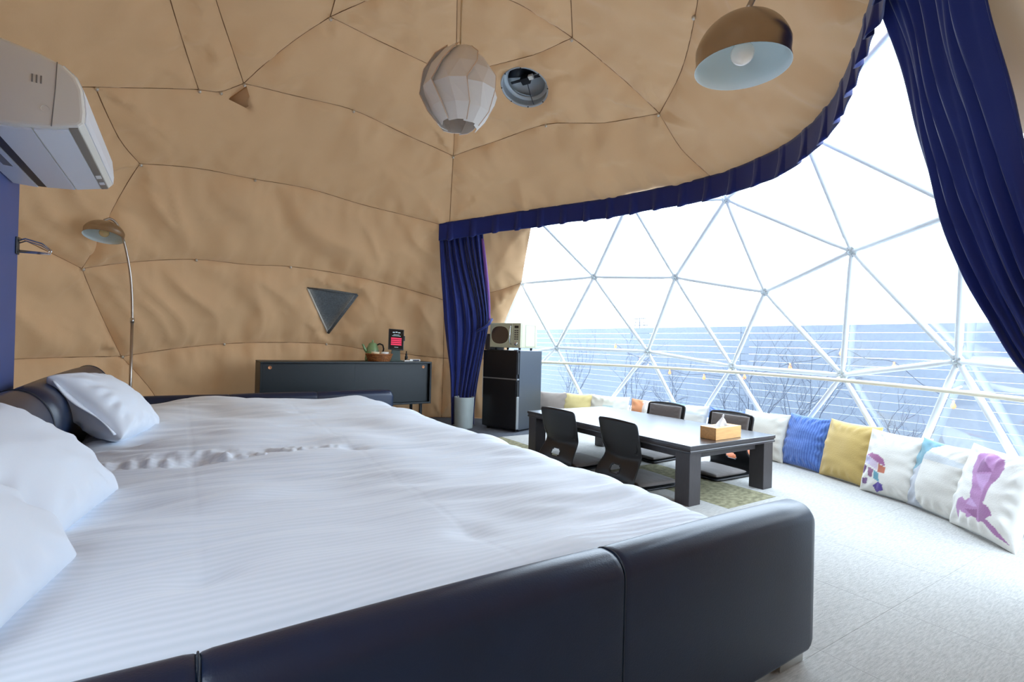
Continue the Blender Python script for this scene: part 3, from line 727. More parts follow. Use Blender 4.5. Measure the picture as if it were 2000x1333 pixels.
# ------------------------------------------------------------------ beds
def extr(name, prof, stations, m, parent, axis='x', smooth=True):
    """closed profile swept along an axis; stations=(pos, inset): inset shrinks the section"""
    n = len(prof); cx = sum(p[0] for p in prof)/n; cz = sum(p[1] for p in prof)/n; V = []; F = []
    for pos, ins in stations:
        for a, b in prof:
            d = math.hypot(a-cx, b-cz)+1e-9; k = max(0.0, 1-ins/d); a2, b2 = cx+(a-cx)*k, cz+(b-cz)*k
            V.append((pos, a2, b2) if axis == 'x' else (a2, pos, b2))
    for i in range(len(stations)-1):
        for k in range(n): F.append((i*n+k, i*n+(k+1) % n, (i+1)*n+(k+1) % n, (i+1)*n+k))
    F.append(tuple(range(n))); F.append(tuple((len(stations)-1)*n+k for k in range(n))[::-1])
    o = mo(name, V, F, m, parent, True, smooth)
    bm = bmesh.new(); bm.from_mesh(o.data); bmesh.ops.recalc_face_normals(bm, faces=bm.faces[:]); bm.to_mesh(o.data); bm.free()
    return o
def rprof(y0, y1, z0, z1, r, n=6, rb=0.015):
    P = []
    for cx, cz, a0, rr in ((y1-r, z1-r, 0, r), (y0+r, z1-r, 90, r), (y0+rb, z0+rb, 180, rb), (y1-rb, z0+rb, 270, rb)):
        for k in range(n+1):
            a = math.radians(a0+90*k/n); P.append((cx+rr*math.cos(a), cz+rr*math.sin(a)))
    # even out the long sides
    return P
def rail(bed, y0, y1, xs, m='leather'):
    P = rprof(y0, y1, 0.045, 0.512, 0.05)
    for i in range(len(xs)-1):
        a, b = xs[i], xs[i+1]; e = 0.035 if i == len(xs)-2 else 0.006
        st = [(a+0.0005, 0.005), (a+0.006, 0.002), (a+0.02, 0.0)]
        st += [(a+(b-a)*t, -0.004*math.sin(math.pi*t)) for t in (0.2, 0.4, 0.6, 0.8)]
        if i == len(xs)-2: st += [(b-0.04, 0.0), (b-0.025, 0.006), (b-0.01, 0.018), (b, 0.036)]
        else: st += [(b-0.02, 0.0), (b-0.006, 0.002), (b-0.0005, 0.005)]
        extr('side_panel', P, st, m, bed)
        if i: tube('piping', [(a, p[0], p[1]) for p in rprof(y0+0.001, y1-0.001, 0.046, 0.511, 0.05)+[rprof(y0+0.001, y1-0.001, 0.046, 0.511, 0.05)[0]]], 0.0018, 'leather_seam', bed, 6, True)
def headboard(bed, y0, y1):
    P = [(-0.635, 0.05), (-0.65, 0.55), (-0.645, 0.66), (-0.615, 0.735), (-0.565, 0.765), (-0.51, 0.755), (-0.465, 0.715), (-0.435, 0.655), (-0.425, 0.58), (-0.44, 0.50), (-0.46, 0.40), (-0.46, 0.05)]
    P = P[:1]+[(v.x, v.z) for v in smooth_path([(p[0], 0, p[1]) for p in P[1:-1]], 4)]+P[-1:]
    st = [(y0, 0.06), (y0+0.012, 0.03), (y0+0.05, 0.006), (y0+0.1, 0.0)]+[(y0+(y1-y0)*t, -0.006) for t in (0.3, 0.5, 0.7)]+[(y1-0.1, 0.0), (y1-0.05, 0.006), (y1-0.012, 0.03), (y1, 0.06)]
    extr('headboard', P, st, 'leather', bed, 'y')
    tube('piping', [(p[0], y1-0.10, p[1]) for p in P], 0.005, 'leather_seam', bed, 6, True)
b1 = thing('bed', 'nearer navy leather bed, its side panel across the foreground', 'bed', (0.6, 1.8, 0), 0, 'leather beds')
rail(b1, 0.845, 0.962, [-0.70, 0.033, 0.875, 1.735])
headboard(b1, 0.90, 2.86)
box('mattress', (-0.98, -0.82, 0.08), (0.86, 1.08, 0.40), 'mattress', b1, 0.05, 3)
box('base', (-1.0, -0.83, 0.03), (0.84, 1.09, 0.10), 'leather', b1, 0.01)
for x in (0.98, -1.2): box('foot', (x, -0.93, 0.0), (x+0.13, -0.87, 0.046), 'steel', b1, 0.002, 1)
b2 = thing('bed', 'farther navy leather bed with its rail in front of the sideboard', 'bed', (0.6, 3.9, 0), 0, 'leather beds')
rail(b2, 4.86, 4.975, [-0.60, 0.35, 1.05, 1.765])
headboard(b2, 2.90, 4.78)
box('mattress', (-0.98, -0.96, 0.08), (0.88, 0.95, 0.40), 'mattress', b2, 0.05, 3)
box('base', (-1.0, -0.97, 0.03), (0.86, 0.95, 0.10), 'leather', b2, 0.01)
for x in (1.0, -1.1): box('foot', (x, 0.97, 0.0), (x+0.13, 1.06, 0.046), 'steel', b2, 0.002, 1)

def duvet(name, label, y0, y1, x0, ztop, seed, gather=None, over=0.0):
    t = thing(name, label, 'duvet', (0.6, (y0+y1)/2, 0.40), 0, 'white duvets')
    nu, nv = 210, 170; V = []
    ss = np.linspace(0, 1, nu); vv = np.linspace(0, 1, nv)
    Sg, Vg = np.meshgrid(ss, vv, indexing='ij'); Sg = Sg.ravel(); Vg = Vg.ravel()
    xe = 1.36; Rb = 0.20; Ltot = (xe-x0)+Rb*math.pi/2*1.15+0.13
    s = Sg*Ltot; flat = xe-x0
    x = np.where(s < flat, x0+s, 0); z = np.where(s < flat, ztop, 0)
    a = np.clip((s-flat)/(Rb*1.15), 0, math.pi/2)
    x = np.where(s >= flat, xe+Rb*1.3*np.sin(a), x); z = np.where(s >= flat, ztop-Rb*(1-np.cos(a)), z)
    ext = np.maximum(0, s-flat-Rb*1.15*math.pi/2); z = z-ext; x = x+0.03*np.minimum(1, ext/0.1)
    y = y0+(y1-y0)*Vg
    P = np.stack([x, y, np.zeros_like(x)], 1)
    n1 = perlin(P*np.array([1.5, 1.6, 1])+seed); n2 = perlin(P*np.array([2.6, 3.6, 1])+seed*2+5)
    n3 = perlin(P*np.array([2.0, 9.0, 1])+np.stack([n1, n1*3, n1], 1)+seed*3)       # long ripples along the bed
    n4 = perlin(P*np.array([6, 26, 1])+seed)
    top = np.cos(a)
    eh = np.minimum(1, np.minimum(Vg, 1-Vg)*(y1-y0)/0.16); edge = np.sqrt(np.clip(1-(1-eh)**2, 0, 1))
    hd = np.clip((x-x0)/0.12, 0, 1); hd = np.sqrt(np.clip(1-(1-hd)**2, 0, 1))
    dz = 0.055*n1+0.030*n2+0.020*n3+0.004*n4
    if gather is not None:
        gy, gx0, gx1 = gather
        m = np.exp(-((y-gy-0.05)/0.10)**2)*(1/(1+np.exp(-(x-gx0)/0.06)))*(1/(1+np.exp((x-gx1)/0.06)))
        dz = dz+m*(0.012+0.045*perlin(np.stack([x*17+y*3, y*5, 0*x+2.2], 1))+0.02*perlin(np.stack([x*38-y*9, y*9, 0*x+7.2], 1)))
        dz = dz-0.022*(1/(1+np.exp((y-gy+0.03)/0.02)))*(1/(1+np.exp((x-gx1-.1)/0.1)))
    # sewn loop dimples along the quilt seams
    for qx in (0.05, 0.70):
        dz = dz-0.0012*np.exp(-((x-qx)/0.009)**2)*top
        for qy in (1.28, 2.45, 3.75): dz = dz-0.02*np.exp(-(((x-qx)/0.06)**2+((y-qy)/0.06)**2))*top
    z = z+dz*top-(1-edge)*(0.075+over)-(1-hd)*0.06
    x = x+(1-top)*(0.05*n1+0.025*n2+0.012*perlin(np.stack([y*7, z*2, x*0], 1)))
    mo('cover', np.stack([x, y, z], 1), grid_faces(nu, nv), 'sheet', t, True)
    return t
duvet('duvet', 'flat white striped duvet on the nearer bed', 0.955, 2.62, -0.42, 0.475, 3.0)
duvet('duvet', 'puffy white duvet with bunched edge on the farther bed', 2.30, 4.87, -0.42, 0.488, 11.0, (2.40, -0.26, 0.62), 0.0)

# ------------------------------------------------------------------ pillows and cushions
def pad(name, w, h, t, m, parent, n=40, seed=1.0, pinch=0.07, power=0.42, col=None, wr=0.012, mat_scale=1.0):
    """soft square pad, upright in local x (width), z (height), thickness along y; front faces -y"""
    u = np.linspace(-1, 1, n); U, Vv = np.meshgrid(u, u, indexing='ij'); U = U.ravel(); Vv = Vv.ravel()
    U2 = np.sign(U)*(1-(1-np.abs(U))**1.35); V2 = np.sign(Vv)*(1-(1-np.abs(Vv))**1.35)
    px = w/2*U2*(1-pinch*(1-V2**2)*np.abs(U2)); pz = h/2*V2*(1-pinch*(1-U2**2)*np.abs(V2))
    th = t/2*np.power(np.clip((1-U2**2)*(1-V2**2), 0, 1), power)
    P = np.stack([px*5, pz*5, np.zeros_like(px)], 1)
    e = np.clip((1-np.maximum(np.abs(U2), np.abs(V2)))*6, 0, 1)
    verts = []; faces = []
    for sgn, sd in ((-1, seed), (1, seed+40)):
        rip = wr*(perlin(P*1.3+sd)*1.4+0.6*perlin(P*np.array([1.2, 3.4, 1])+sd*1.7))*e
        rad = wr*0.55*np.sin(np.arctan2(V2, U2)*17+sd)*np.exp(-((np.maximum(abs(U2), abs(V2))-0.82)/0.13)**2)*e
        verts.append(np.stack([px, sgn*np.maximum(th+rip+rad, 0.0015), pz], 1))
    F1 = grid_faces(n, n); F2 = [f[::-1] for f in grid_faces(n, n, n*n)]
    idx = lambda i, j: i*n+j
    rim = [idx(i, 0) for i in range(n)]+[idx(n-1, j) for j in range(1, n)]+[idx(i, n-1) for i in range(n-2, -1, -1)]+[idx(0, j) for j in range(n-2, 0, -1)]
    F3 = [(rim[k], rim[(k+1) % len(rim)], rim[(k+1) % len(rim)]+n*n, rim[k]+n*n) for k in range(len(rim))]
    o = mo(name, np.concatenate(verts), F1+F2+F3, m, parent)
    bm = bmesh.new(); bm.from_mesh(o.data); bmesh.ops.recalc_face_normals(bm, faces=bm.faces[:]); bm.to_mesh(o.data); bm.free()
    if col:
        at = o.data.color_attributes.new('print', 'FLOAT_COLOR', 'POINT'); dat = []
        for v in o.data.vertices:
            c = lin(col(v.co.x/(w/2), v.co.z/(h/2), v.co.y < 0)); dat += [c[0]*0.82, c[1]*0.82, c[2]*0.82, 1.0]
        at.data.foreach_set('color', dat)
    return o
def bed_pillow(label, loc, rot, w, h, t, seed):
    e = bpy.data.objects.new('pillow', None); place(e, None, loc); e.rotation_mode = 'XYZ'; e.rotation_euler = rot
    tag(e, label, 'pillow', 'white bed pillows')
    pad('pillowcase', w, h, t, 'pillow', e, 64, seed, 0.05, 0.36, None, 0.012)
    # open hem of the pillowcase, sticking out at one end
    V = []; n = 30
    for i in range(n):
        a = i/(n-1); z = (a-0.5)*h*0.86
        for k, xx in enumerate((0.47, 0.50, 0.535)):
            V.append((-w*xx, 0.005*math.sin(a*7+seed)*k, z*(1-0.01*k)))
    thicken(mo('hem', V, grid_faces(n, 3), 'pillow', e), 0.006, 0)
    return e
PIL = [('white pillow against the farther headboard, beyond the other pillows', (-0.31, 3.40, 0.612), (math.radians(-45), math.radians(6), math.radians(78)), 0.62, 0.42, 0.25, 3.1),
       ('white pillow on the nearer bed, middle one of the three', (-0.405, 1.93, 0.60), (math.radians(-50), 0, math.radians(80)), 0.66, 0.46, 0.26, 9.4),
       ('white pillow nearest the camera at the bed edge', (-0.425, 1.30, 0.605), (math.radians(-50), 0, math.radians(80)), 0.62, 0.46, 0.26, 17.7)]
for p in PIL: bed_pillow(*p)

CREAM = (232, 228, 214); WHITE = (240, 240, 234)
def solid(c, k=0.0):
    return lambda u, v, f: c
def c_patch(u, v, f):
    if not f: return CREAM
    if -0.2 < u < 0.35: return (196, 218, 214) if (v < 0.4) else (236, 232, 214)
    if u >= 0.35: return (238, 238, 228)
    return (222, 214, 196)
def c_orange(u, v, f):
    if not f: return CREAM
    return (224, 148, 96) if u < -0.25+0.08*math.sin(v*4) else ((214, 200, 190) if u < -0.05 else (238, 234, 224))
def c_swirl(u, v, f):
    if not f: return (226, 226, 220)
    edge = -0.50+0.36*max(0, (v-0.45)/0.45)**2+0.2*max(0, (-v-0.4)/0.5)**2
    if u < edge: return (112, 162, 178) if v > -0.2+(u+1.0)*0.9 else (196, 200, 208)
    if 0.42 < v < 0.62-0.12*(u): return (208, 214, 218)
    return (234, 232, 224)
def c_blue(u, v, f):
    s = math.sin(u*64+math.sin(v*9)*0.8)
    return (74, 110, 190) if s > 0 else (98, 138, 214)
def c_stripeb(u, v, f):
    return (84, 120, 206) if math.sin((u*0.5+v)*40) > 0 else (140, 168, 228)
BOOT = [(-0.42, 0.72), (-0.36, 0.82), (-0.1, 0.88), (0.3, 0.80), (0.42, 0.62), (0.40, 0.42), (0.28, 0.20), (0.27, -0.22), (0.42, -0.26), (0.52, -0.40), (0.38, -0.52), (0.62, -0.62), (0.92, -0.86), (0.66, -0.78), (0.28, -0.60), (0.16, -0.66), (0.08, -0.58), (-0.06, -0.60), (-0.18, -0.68), (-0.22, -0.60), (-0.46, -0.58), (-0.56, -0.80), (-0.62, -0.52), (-0.52, -0.32), (-0.40, -0.26), (-0.30, -0.32), (-0.16, -0.22), (-0.20, 0.10), (-0.38, 0.36)]
BTRI = [((-0.2, 0.72), (0.2, 0.48), (-0.22, 0.36)), ((-0.2, 0.32), (0.18, 0.44), (0.16, -0.02)), ((-0.14, -0.2), (-0.24, -0.38), (0.14, -0.36)), ((0.12, -0.4), (0.14, -0.62), (-0.26, -0.5))]
def c_boot(u, v, f):
    if not f or not inpoly(u, v, BOOT): return (241, 239, 232)
    for k, t in enumerate(BTRI):
        if inpoly(u, v, t): return ((150, 96, 146), (202, 158, 208), (208, 166, 216), (158, 96, 150))[k]
    if u > 0.18: return (172, 118, 166)
    return (188, 134, 186)
def c_geo(u, v, f):
    if not f: return (236, 233, 224)
    u, v = (u+0.12)*1.05, (v+0.12)*1.05
    pol = [([(-0.72, 0.28), (-0.5, 0.36), (-0.2, 0.34), (0.02, 0.22), (0.12, 0.02), (-0.14, 0.08), (-0.4, 0.18)], (176, 110, 158)),
           ([(-0.78, 0.28), (-0.5, 0.2), (-0.5, -0.04), (-0.8, -0.02)], (206, 200, 226)), ([(-0.5, 0.2), (-0.18, 0.1), (-0.16, -0.16), (-0.5, -0.04)], (222, 204, 226)),
           ([(-0.16, 0.06), (0.12, 0.0), (0.14, -0.2), (-0.14, -0.2)], (202, 118, 90)), ([(-0.84, -0.06), (-0.6, -0.08), (-0.72, -0.36), (-0.9, -0.34)], (120, 78, 128)),
           ([(-0.56, -0.1), (-0.3, -0.16), (-0.36, -0.42), (-0.5, -0.4)], (150, 98, 134)), ([(-0.3, -0.16), (-0.1, -0.24), (-0.06, -0.5), (-0.28, -0.44)], (110, 170, 190)),
           ([(-0.7, -0.5), (-0.5, -0.46), (-0.56, -0.66), (-0.74, -0.68)], (138, 104, 150)), ([(-0.3, -0.66), (-0.08, -0.5), (0.08, -0.56), (0.06, -0.72), (-0.2, -0.84)], (104, 84, 168))]
    for p, c in pol:
        if inpoly(u, v, p): return c
    return (240, 238, 230)
CUSH = [(37.4, 3.34, 0.44, 0.42, solid((158, 146, 136)), 'taupe cushion by the window next to the refrigerator', 0, 24),
        (31.6, 3.34, 0.40, 0.42, solid((226, 206, 140)), 'pale yellow cushion by the window, second from the refrigerator', 0, 24),
        (24.9, 3.34, 0.50, 0.42, c_patch, 'beige cushion with pale blue patch beyond the table', 0, 40),
        (16.4, 3.34, 0.44, 0.41, c_orange, 'cream cushion with an orange end beyond the table', 0, 40),
        (8.2, 3.34, 0.44, 0.41, c_swirl, 'white cushion with grey and teal curve between the two far floor chairs', 0, 40),
        (0.5, 3.34, 0.46, 0.41, c_stripeb, 'light blue striped cushion behind the far floor chair by the tissue box', 0, 64),
        (-6.9, 3.30, 0.46, 0.44, solid((230, 228, 216)), 'plain cream cushion left of the ribbed blue cushion', 0, 30),
        (-14.0, 3.34, 0.45, 0.46, c_blue, 'ribbed blue cushion leaning on the window', 0, 120),
        (-21.3, 3.32, 0.46, 0.47, solid((214, 184, 110)), 'mustard yellow velvet cushion leaning on the window', 0, 34),
        (-28.6, 3.30, 0.42, 0.46, c_geo, 'white cushion printed with a small multicoloured geometric figure', 16, 90),
        (-34.9, 3.33, 0.46, 0.46, c_swirl, 'large white cushion with teal and grey curved border', 0, 80),
        (-41.6, 3.31, 0.48, 0.50, c_boot, 'white cushion printed with a big purple boot', 0, 100)]
for i, (a, r, w, h, cf, lab, dr, n) in enumerate(CUSH):
    ar = math.radians(a); x, y = DC[0]+r*math.cos(ar), DC[1]+r*math.sin(ar)
    e = bpy.data.objects.new('cushion', None); place(e, None, (x, y, 0.0), (0, 0, ar-math.pi/2+math.radians(dr)))
    tag(e, lab, 'cushion', 'cushions along the window')
    o = pad('cover', w, h, 0.17, 'print', e, n, 3.0+i*5.3, 0.06, 0.45, cf, 0.012)
    o.rotation_euler = (math.radians(-14), 0, math.radians((-3, 2, 0, 3, -2, 0, 3, -2, 1, -4, 2, 0)[i]))
    o.location = (0, 0, h/2*math.cos(math.radians(14))-0.004)
    if i in (0, 8): box('tag', (-w*0.42 if i == 0 else w*0.22, 0.10, h*0.83), (-w*0.36 if i == 0 else w*0.34, 0.112, h*0.88 if i == 0 else h*0.86), 'tag', e, 0.001, 1)
oc = bpy.data.objects.new('cushion', None); place(oc, None, (4.12, 2.64, 0.0), (0, 0, math.radians(-70)))
tag(oc, 'orange cushion on the floor behind the far floor chair', 'cushion', 'cushions along the window')
o = pad('cover', 0.34, 0.34, 0.13, 'print', oc, 24, 77, 0.06, 0.45, solid((196, 108, 62)), 0.01); o.rotation_euler = (math.radians(-80), 0, 0); o.location = (0, 0, 0.08)

# ------------------------------------------------------------------ low table
tb = thing('low_table', 'dark wood low dining table with thick square legs', 'table', (3.165, 2.98, 0))
TX, TY = 0.475, 0.90
box('top', (-TX, -TY, 0.362), (TX, TY, 0.385), 'table', tb, 0.004)
box('edge_band', (-TX+0.006, -TY+0.006, 0.350), (TX-0.006, TY-0.006, 0.3625), 'table_leg', tb, 0.002, 1)
box('edge_moulding', (-TX+0.002, -TY+0.002, 0.334), (TX-0.002, TY-0.002, 0.3505), 'table', tb, 0.003, 1)
for s, nm in ((-1, 'apron'), (1, 'apron')):
    box(nm, (s*(TX-0.075)-0.012, -TY+0.15, 0.285), (s*(TX-0.075)+0.012, TY-0.15, 0.334), 'table_leg', tb, 0.002, 1)
    box(nm, (-TX+0.15, s*(TY-0.075)-0.012, 0.285), (TX-0.15, s*(TY-0.075)+0.012, 0.334), 'table_leg', tb, 0.002, 1)
for sx in (-1, 1):
    for sy in (-1, 1):
        cx, cy = sx*(TX-0.068), sy*(TY-0.068)
        box('leg', (cx-0.056, cy-0.056, 0.0), (cx+0.056, cy+0.056, 0.335), 'table_leg', tb, 0.004)
tbx = thing('tissue_box', 'bamboo tissue box on the low table', 'tissue box', (3.165, 2.20, 0.385), math.radians(1))
hw, hd, hh = 0.145, 0.062, 0.082
for nm, lo, hi in (('side', (-hw, -hd, 0), (hw, -hd+0.008, hh)), ('side', (-hw, hd-0.008, 0), (hw, hd, hh)), ('end', (-hw, -hd+0.008, 0), (-hw+0.008, hd-0.008, hh)), ('end', (hw-0.008, -hd+0.008, 0), (hw, hd-0.008, hh)),
                   ('lid', (-hw+0.008, -hd+0.008, hh-0.008), (-0.07, hd-0.008, hh-0.001)), ('lid', (0.07, -hd+0.008, hh-0.008), (hw-0.008, hd-0.008, hh-0.001)),
                   ('lid', (-0.07, 0.022, hh-0.008), (0.07, hd-0.008, hh-0.001)), ('lid', (-0.07, -hd+0.008, hh-0.008), (0.07, -0.022, hh-0.001)), ('floor_panel', (-hw+0.008, -hd+0.008, 0.0), (hw-0.008, hd-0.008, 0.006))):
    box(nm, lo, hi, 'bamboo', tbx, 0.002, 1)
V = []; nu, nv = 26, 16
for i in range(nu):
    a = i/(nu-1)
    for j in range(nv):
        t = j/(nv-1)
        x = (a-0.5)*(0.13*(1-t)+0.015*t)+0.025*t; z = hh-0.02+0.10*t*(1-0.35*abs(a-0.42)*2)
        y = 0.015*math.sin(a*9+t*2)*(1-t*0.4)+0.012*math.sin(a*17)*(1-t)
        V.append((x, y, z))
thicken(mo('tissue', V, grid_faces(nu, nv), 'tissue', tbx), 0.002, 0)

# ------------------------------------------------------------------ legless floor chairs
def zaisu_shell():
    """bent-ply shell: x = forward from the back, z up; width along y"""
    prof = [(0.44, 0.012), (0.36, 0.012), (0.26, 0.012), (0.16, 0.012), (0.08, 0.012), (0.03, 0.014), (0.005, 0.024), (-0.012, 0.045), (-0.016, 0.07), (-0.010, 0.10), (0.004, 0.135), (0.018, 0.165), (0.030, 0.190), (0.036, 0.212), (0.034, 0.235), (0.026, 0.27), (0.014, 0.32), (0.0, 0.38), (-0.012, 0.43), (-0.022, 0.475)]
    fine = smooth_path([(p[0], 0, p[1]) for p in prof], 3)
    n = len(fine); ny = 33; V = []; F = []
    seg = [0]
    for i in range(1, n): seg.append(seg[-1]+(fine[i]-fine[i-1]).length)
    for i, p in enumerate(fine):
        t = (fine[min(i+1, n-1)]-fine[max(i-1, 0)]).normalized(); nrm = Vector((t.z, 0, -t.x))  # towards the back
        z = p.z; back = max(0, min(1, (z-0.03)/0.15))
        wid = 0.205 if z < 0.02 else 0.205-0.018*math.exp(-((z-0.20)/0.07)**2)+0.0*back
        if z > 0.455: wid -= 0.02*((z-0.455)/0.02)**2
        if p.x > 0.40: wid -= 0.02*((p.x-0.40)/0.04)**2
        for j in range(ny):
            s = -1+2*j/(ny-1)
            crease = 0.018*math.exp(-((z-(0.205+0.035*s*s))/0.03)**2)
            cv = 0.030*back*(s*s)
            q = p+Vector((cv, 0, 0)); q = q+Vector((crease*0.35*back, 0, 0))
            V.append((q.x, s*wid, q.z+(0.012*(1-s*s) if i == n-1 else 0)))
    def hole(i, j):
        z = fine[i].z; s = -1+2*j/(ny-1); s2 = -1+2*(j+1)/(ny-1)
        return fine[i].x < 0.03 and 0.098 < z < 0.150 and abs((s+s2)/2) < (0.27 if 0.105 < z < 0.14 else 0.2)
    for i in range(n-1):
        for j in range(ny-1):
            if not hole(i, j): F.append((i*ny+j, (i+1)*ny+j, (i+1)*ny+j+1, i*ny+j+1))
    return V, F
SHV, SHF = zaisu_shell()
CH = None
def chair(label, loc, rz):
    global CH
    root = thing('floor_chair', label, 'chair', loc, rz, 'legless floor chairs round the low table')
    if CH is None:
        o = thicken(mo('shell', SHV, SHF, 'zaisu', root), 0.011, 0)
        o.modifiers['solid'].offset = 0
        p = pad('seat_pad', 0.37, 0.36, 0.045, 'zaisu_pad', root, 26, 4.0, 0.01, 0.22, None, 0.003); p.rotation_euler = (math.radians(-90), 0, math.radians(90)); p.location = (0.245, 0, 0.038)
        b = pad('back_pad', 0.35, 0.22, 0.035, 'zaisu_pad', root, 26, 8.0, 0.01, 0.22, None, 0.003); b.rotation_euler = (math.radians(9), 0, math.radians(-90)); b.location = (0.040, 0, 0.355)
        pts = []
        for k in range(41):
            a = 2*math.pi*k/40; c, s = math.cos(a), math.sin(a)
            pts.append((0.0, 0.180*math.copysign(abs(c)**0.35, c), 0.108*math.copysign(abs(s)**0.35, s)))
        q = tube('piping', pts, 0.006, 'zaisu_pipe', root, 6); q.location = (0.030, 0, 0.358); q.rotation_euler = (0, math.radians(-9), 0)
        CH = [o, p, b, q]
    else:
        for c in CH: place(c.copy(), root)
    return root
chair('black floor chair on the bed side, nearer the refrigerator', (2.575, 3.30, 0), math.radians(3))
chair('black floor chair on the bed side, nearer the tissue box', (2.615, 2.66, 0), math.radians(-4))
chair('floor chair with grey pad on the window side, nearer the refrigerator', (3.84, 3.24, 0), math.radians(184))
chair('floor chair with grey pad on the window side, behind the tissue box', (3.83, 2.56, 0), math.radians(178))

# ------------------------------------------------------------------ sideboard and what stands on it
sb = thing('sideboard', 'long dark slate sideboard against the tan lining', 'sideboard', (1.59, 5.86, 0))
SX, D0, D1 = 0.925, -0.21, 0.19
box('top', (-SX, D0, 0.737), (SX, D1, 0.757), 'cabinet', sb, 0.003)
box('bottom', (-SX, D0, 0.262), (SX, D1, 0.282), 'cabinet', sb, 0.003)
box('side', (-SX, D0, 0.282), (-SX+0.022, D1, 0.737), 'cabinet', sb, 0.002, 1); box('side', (SX-0.022, D0, 0.282), (SX, D1, 0.737), 'cabinet_dark', sb, 0.002, 1)
box('back', (-SX+0.022, D1-0.012, 0.282), (SX-0.022, D1, 0.737), 'cabinet_dark', sb, 0)
for x0, x1, y, kx in ((-SX+0.024, 0.02, D0+0.022, -SX+0.09), (0.0, SX-0.024, D0+0.048, SX-0.09)):
    d = box('sliding_door', (x0, y, 0.284), (x1, y+0.018, 0.735), 'cabinet', sb, 0.002, 1)
    k = lathe('finger_pull', [(0.001, 0.0), (0.012, 0.001), (0.016, 0.004), (0.018, 0.003), (0.018, 0.0)], 'copper', None, 20)
    k.parent = d; k.location = Vector((kx, y-0.001, 0.695))-d.location; k.rotation_euler = (math.radians(90), 0, 0)
for x in (-SX+0.09, SX-0.11):
    for y in (D0+0.05, D1-0.05): box('leg', (x-0.015, y-0.015, 0.0), (x+0.015, y+0.015, 0.262), 'cabinet_dark', sb, 0.002, 1)
    box('stretcher', (x-0.012, D0+0.065, 0.10), (x+0.012, D1-0.065, 0.12), 'cabinet_dark', sb, 0.002, 1)
bk = thing('wicker_basket', 'round wicker basket holding cups on the sideboard', 'basket', (1.92, 5.80, 0.757))
parts = []
nst = 26
for lv in range(7):
    z = 0.006+lv*0.011; r = 0.118+lv*0.004
    parts.append(tube_data([((r+0.0045*math.cos(math.pi*k+math.pi*lv))*math.cos(2*math.pi*k/nst), (r+0.0045*math.cos(math.pi*k+math.pi*lv))*math.sin(2*math.pi*k/nst), z) for k in range(nst+1)], 0.0062, 5))
V, F = join(parts); mo('weave', V, F, 'wicker', bk)
tube('rim', [(0.147*math.cos(a), 0.147*math.sin(a), 0.082) for a in np.linspace(0, 6.2832, 40)], 0.008, 'wicker', bk, 7)
lathe('base', [(0.001, 0.0), (0.118, 0.0), (0.118, 0.006), (0.001, 0.006)], 'wicker', bk, 30)
V, F = join([tube_data([(0.117*math.cos(2*math.pi*k/nst), 0.117*math.sin(2*math.pi*k/nst), 0.0), (0.145*math.cos(2*math.pi*k/nst), 0.145*math.sin(2*math.pi*k/nst), 0.082)], 0.004, 5) for k in range(nst)]); mo('stakes', V, F, 'wicker', bk)
for k, (dx, dy, lab) in enumerate(((-0.055, -0.03, 'white cup in the wicker basket, on the left'), (0.055, -0.03, 'white cup in the wicker basket, on the right'))):
    cu = thing('cup', lab, 'cup', (1.92+dx, 5.80+dy, 0.765), 0, 'cups in the wicker basket')
    lathe('bowl', [(0.001, 0.0), (0.024, 0.0), (0.03, 0.02), (0.043, 0.075), (0.046, 0.10), (0.043, 0.10), (0.038, 0.07), (0.001, 0.01)], 'napkin' if k == 0 else 'white_plastic', cu, 24)
    tube('handle', [(0.043, 0, 0.08), (0.062, 0, 0.078), (0.066, 0, 0.06), (0.055, 0, 0.04), (0.036, 0, 0.035)], 0.004, 'white_plastic', cu, 6)
kt = thing('teapot', 'green kettle standing behind the wicker basket', 'teapot', (1.90, 5.985, 0.757))
lathe('body', [(0.001, 0.0), (0.085, 0.0), (0.088, 0.02), (0.082, 0.08), (0.066, 0.15), (0.052, 0.185), (0.048, 0.19)], 'teapot', kt, 32)
lathe('lid', [(0.050, 0.188), (0.046, 0.20), (0.03, 0.21), (0.012, 0.214), (0.008, 0.222), (0.013, 0.232), (0.010, 0.242), (0.001, 0.245)], 'teapot', kt, 28)
tube('spout', [(-0.07, 0, 0.11), (-0.095, 0, 0.14), (-0.108, 0, 0.175), (-0.122, 0, 0.19)], [0.022, 0.017, 0.012, 0.011], 'teapot', kt, 12)
tube('handle', [(0.052, 0, 0.185), (0.085, 0, 0.20), (0.122, 0, 0.185), (0.135, 0, 0.14), (0.125, 0, 0.10)], 0.009, 'black_plastic', kt, 8)
tube('band', [(0.075*math.cos(a), 0.075*math.sin(a), 0.115) for a in np.linspace(0, 6.2832, 33)], 0.003, 'chrome', kt, 5)
tbl = thing('tablet_stand', 'upright black tablet showing red menu blocks on the sideboard', 'tablet', (2.12, 5.80, 0.757), math.radians(-8))
box('foot', (-0.075, -0.06, 0.0), (0.075, 0.08, 0.012), 'green_stand', tbl, 0.004)
prism('support', [(-0.055, 0.012), (0.055, 0.012), (0.045, 0.19), (-0.045, 0.19)], (0.0, 0.02), 'green_stand', tbl, 'y')
sc = box('screen_frame', (-0.09, -0.008, -0.125), (0.09, 0.008, 0.125), 'black_plastic', tbl, 0.005); sc.location = (0, 0.004, 0.255); sc.rotation_euler = (math.radians(-12), math.radians(3), 0)
def onscr(name, x0, x1, z0, z1, m):
    o = box(name, (x0, -0.0095, z0), (x1, -0.0078, z1), m, None, 0); o.parent = sc; return o
onscr('display', -0.08, 0.08, -0.113, 0.115, 'screen_black')
for k in range(4):
    o = onscr('menu_block', -0.062, 0.062, 0.002-k*0.024, 0.020-k*0.024, 'screen_red'); o.location.y -= 0.001
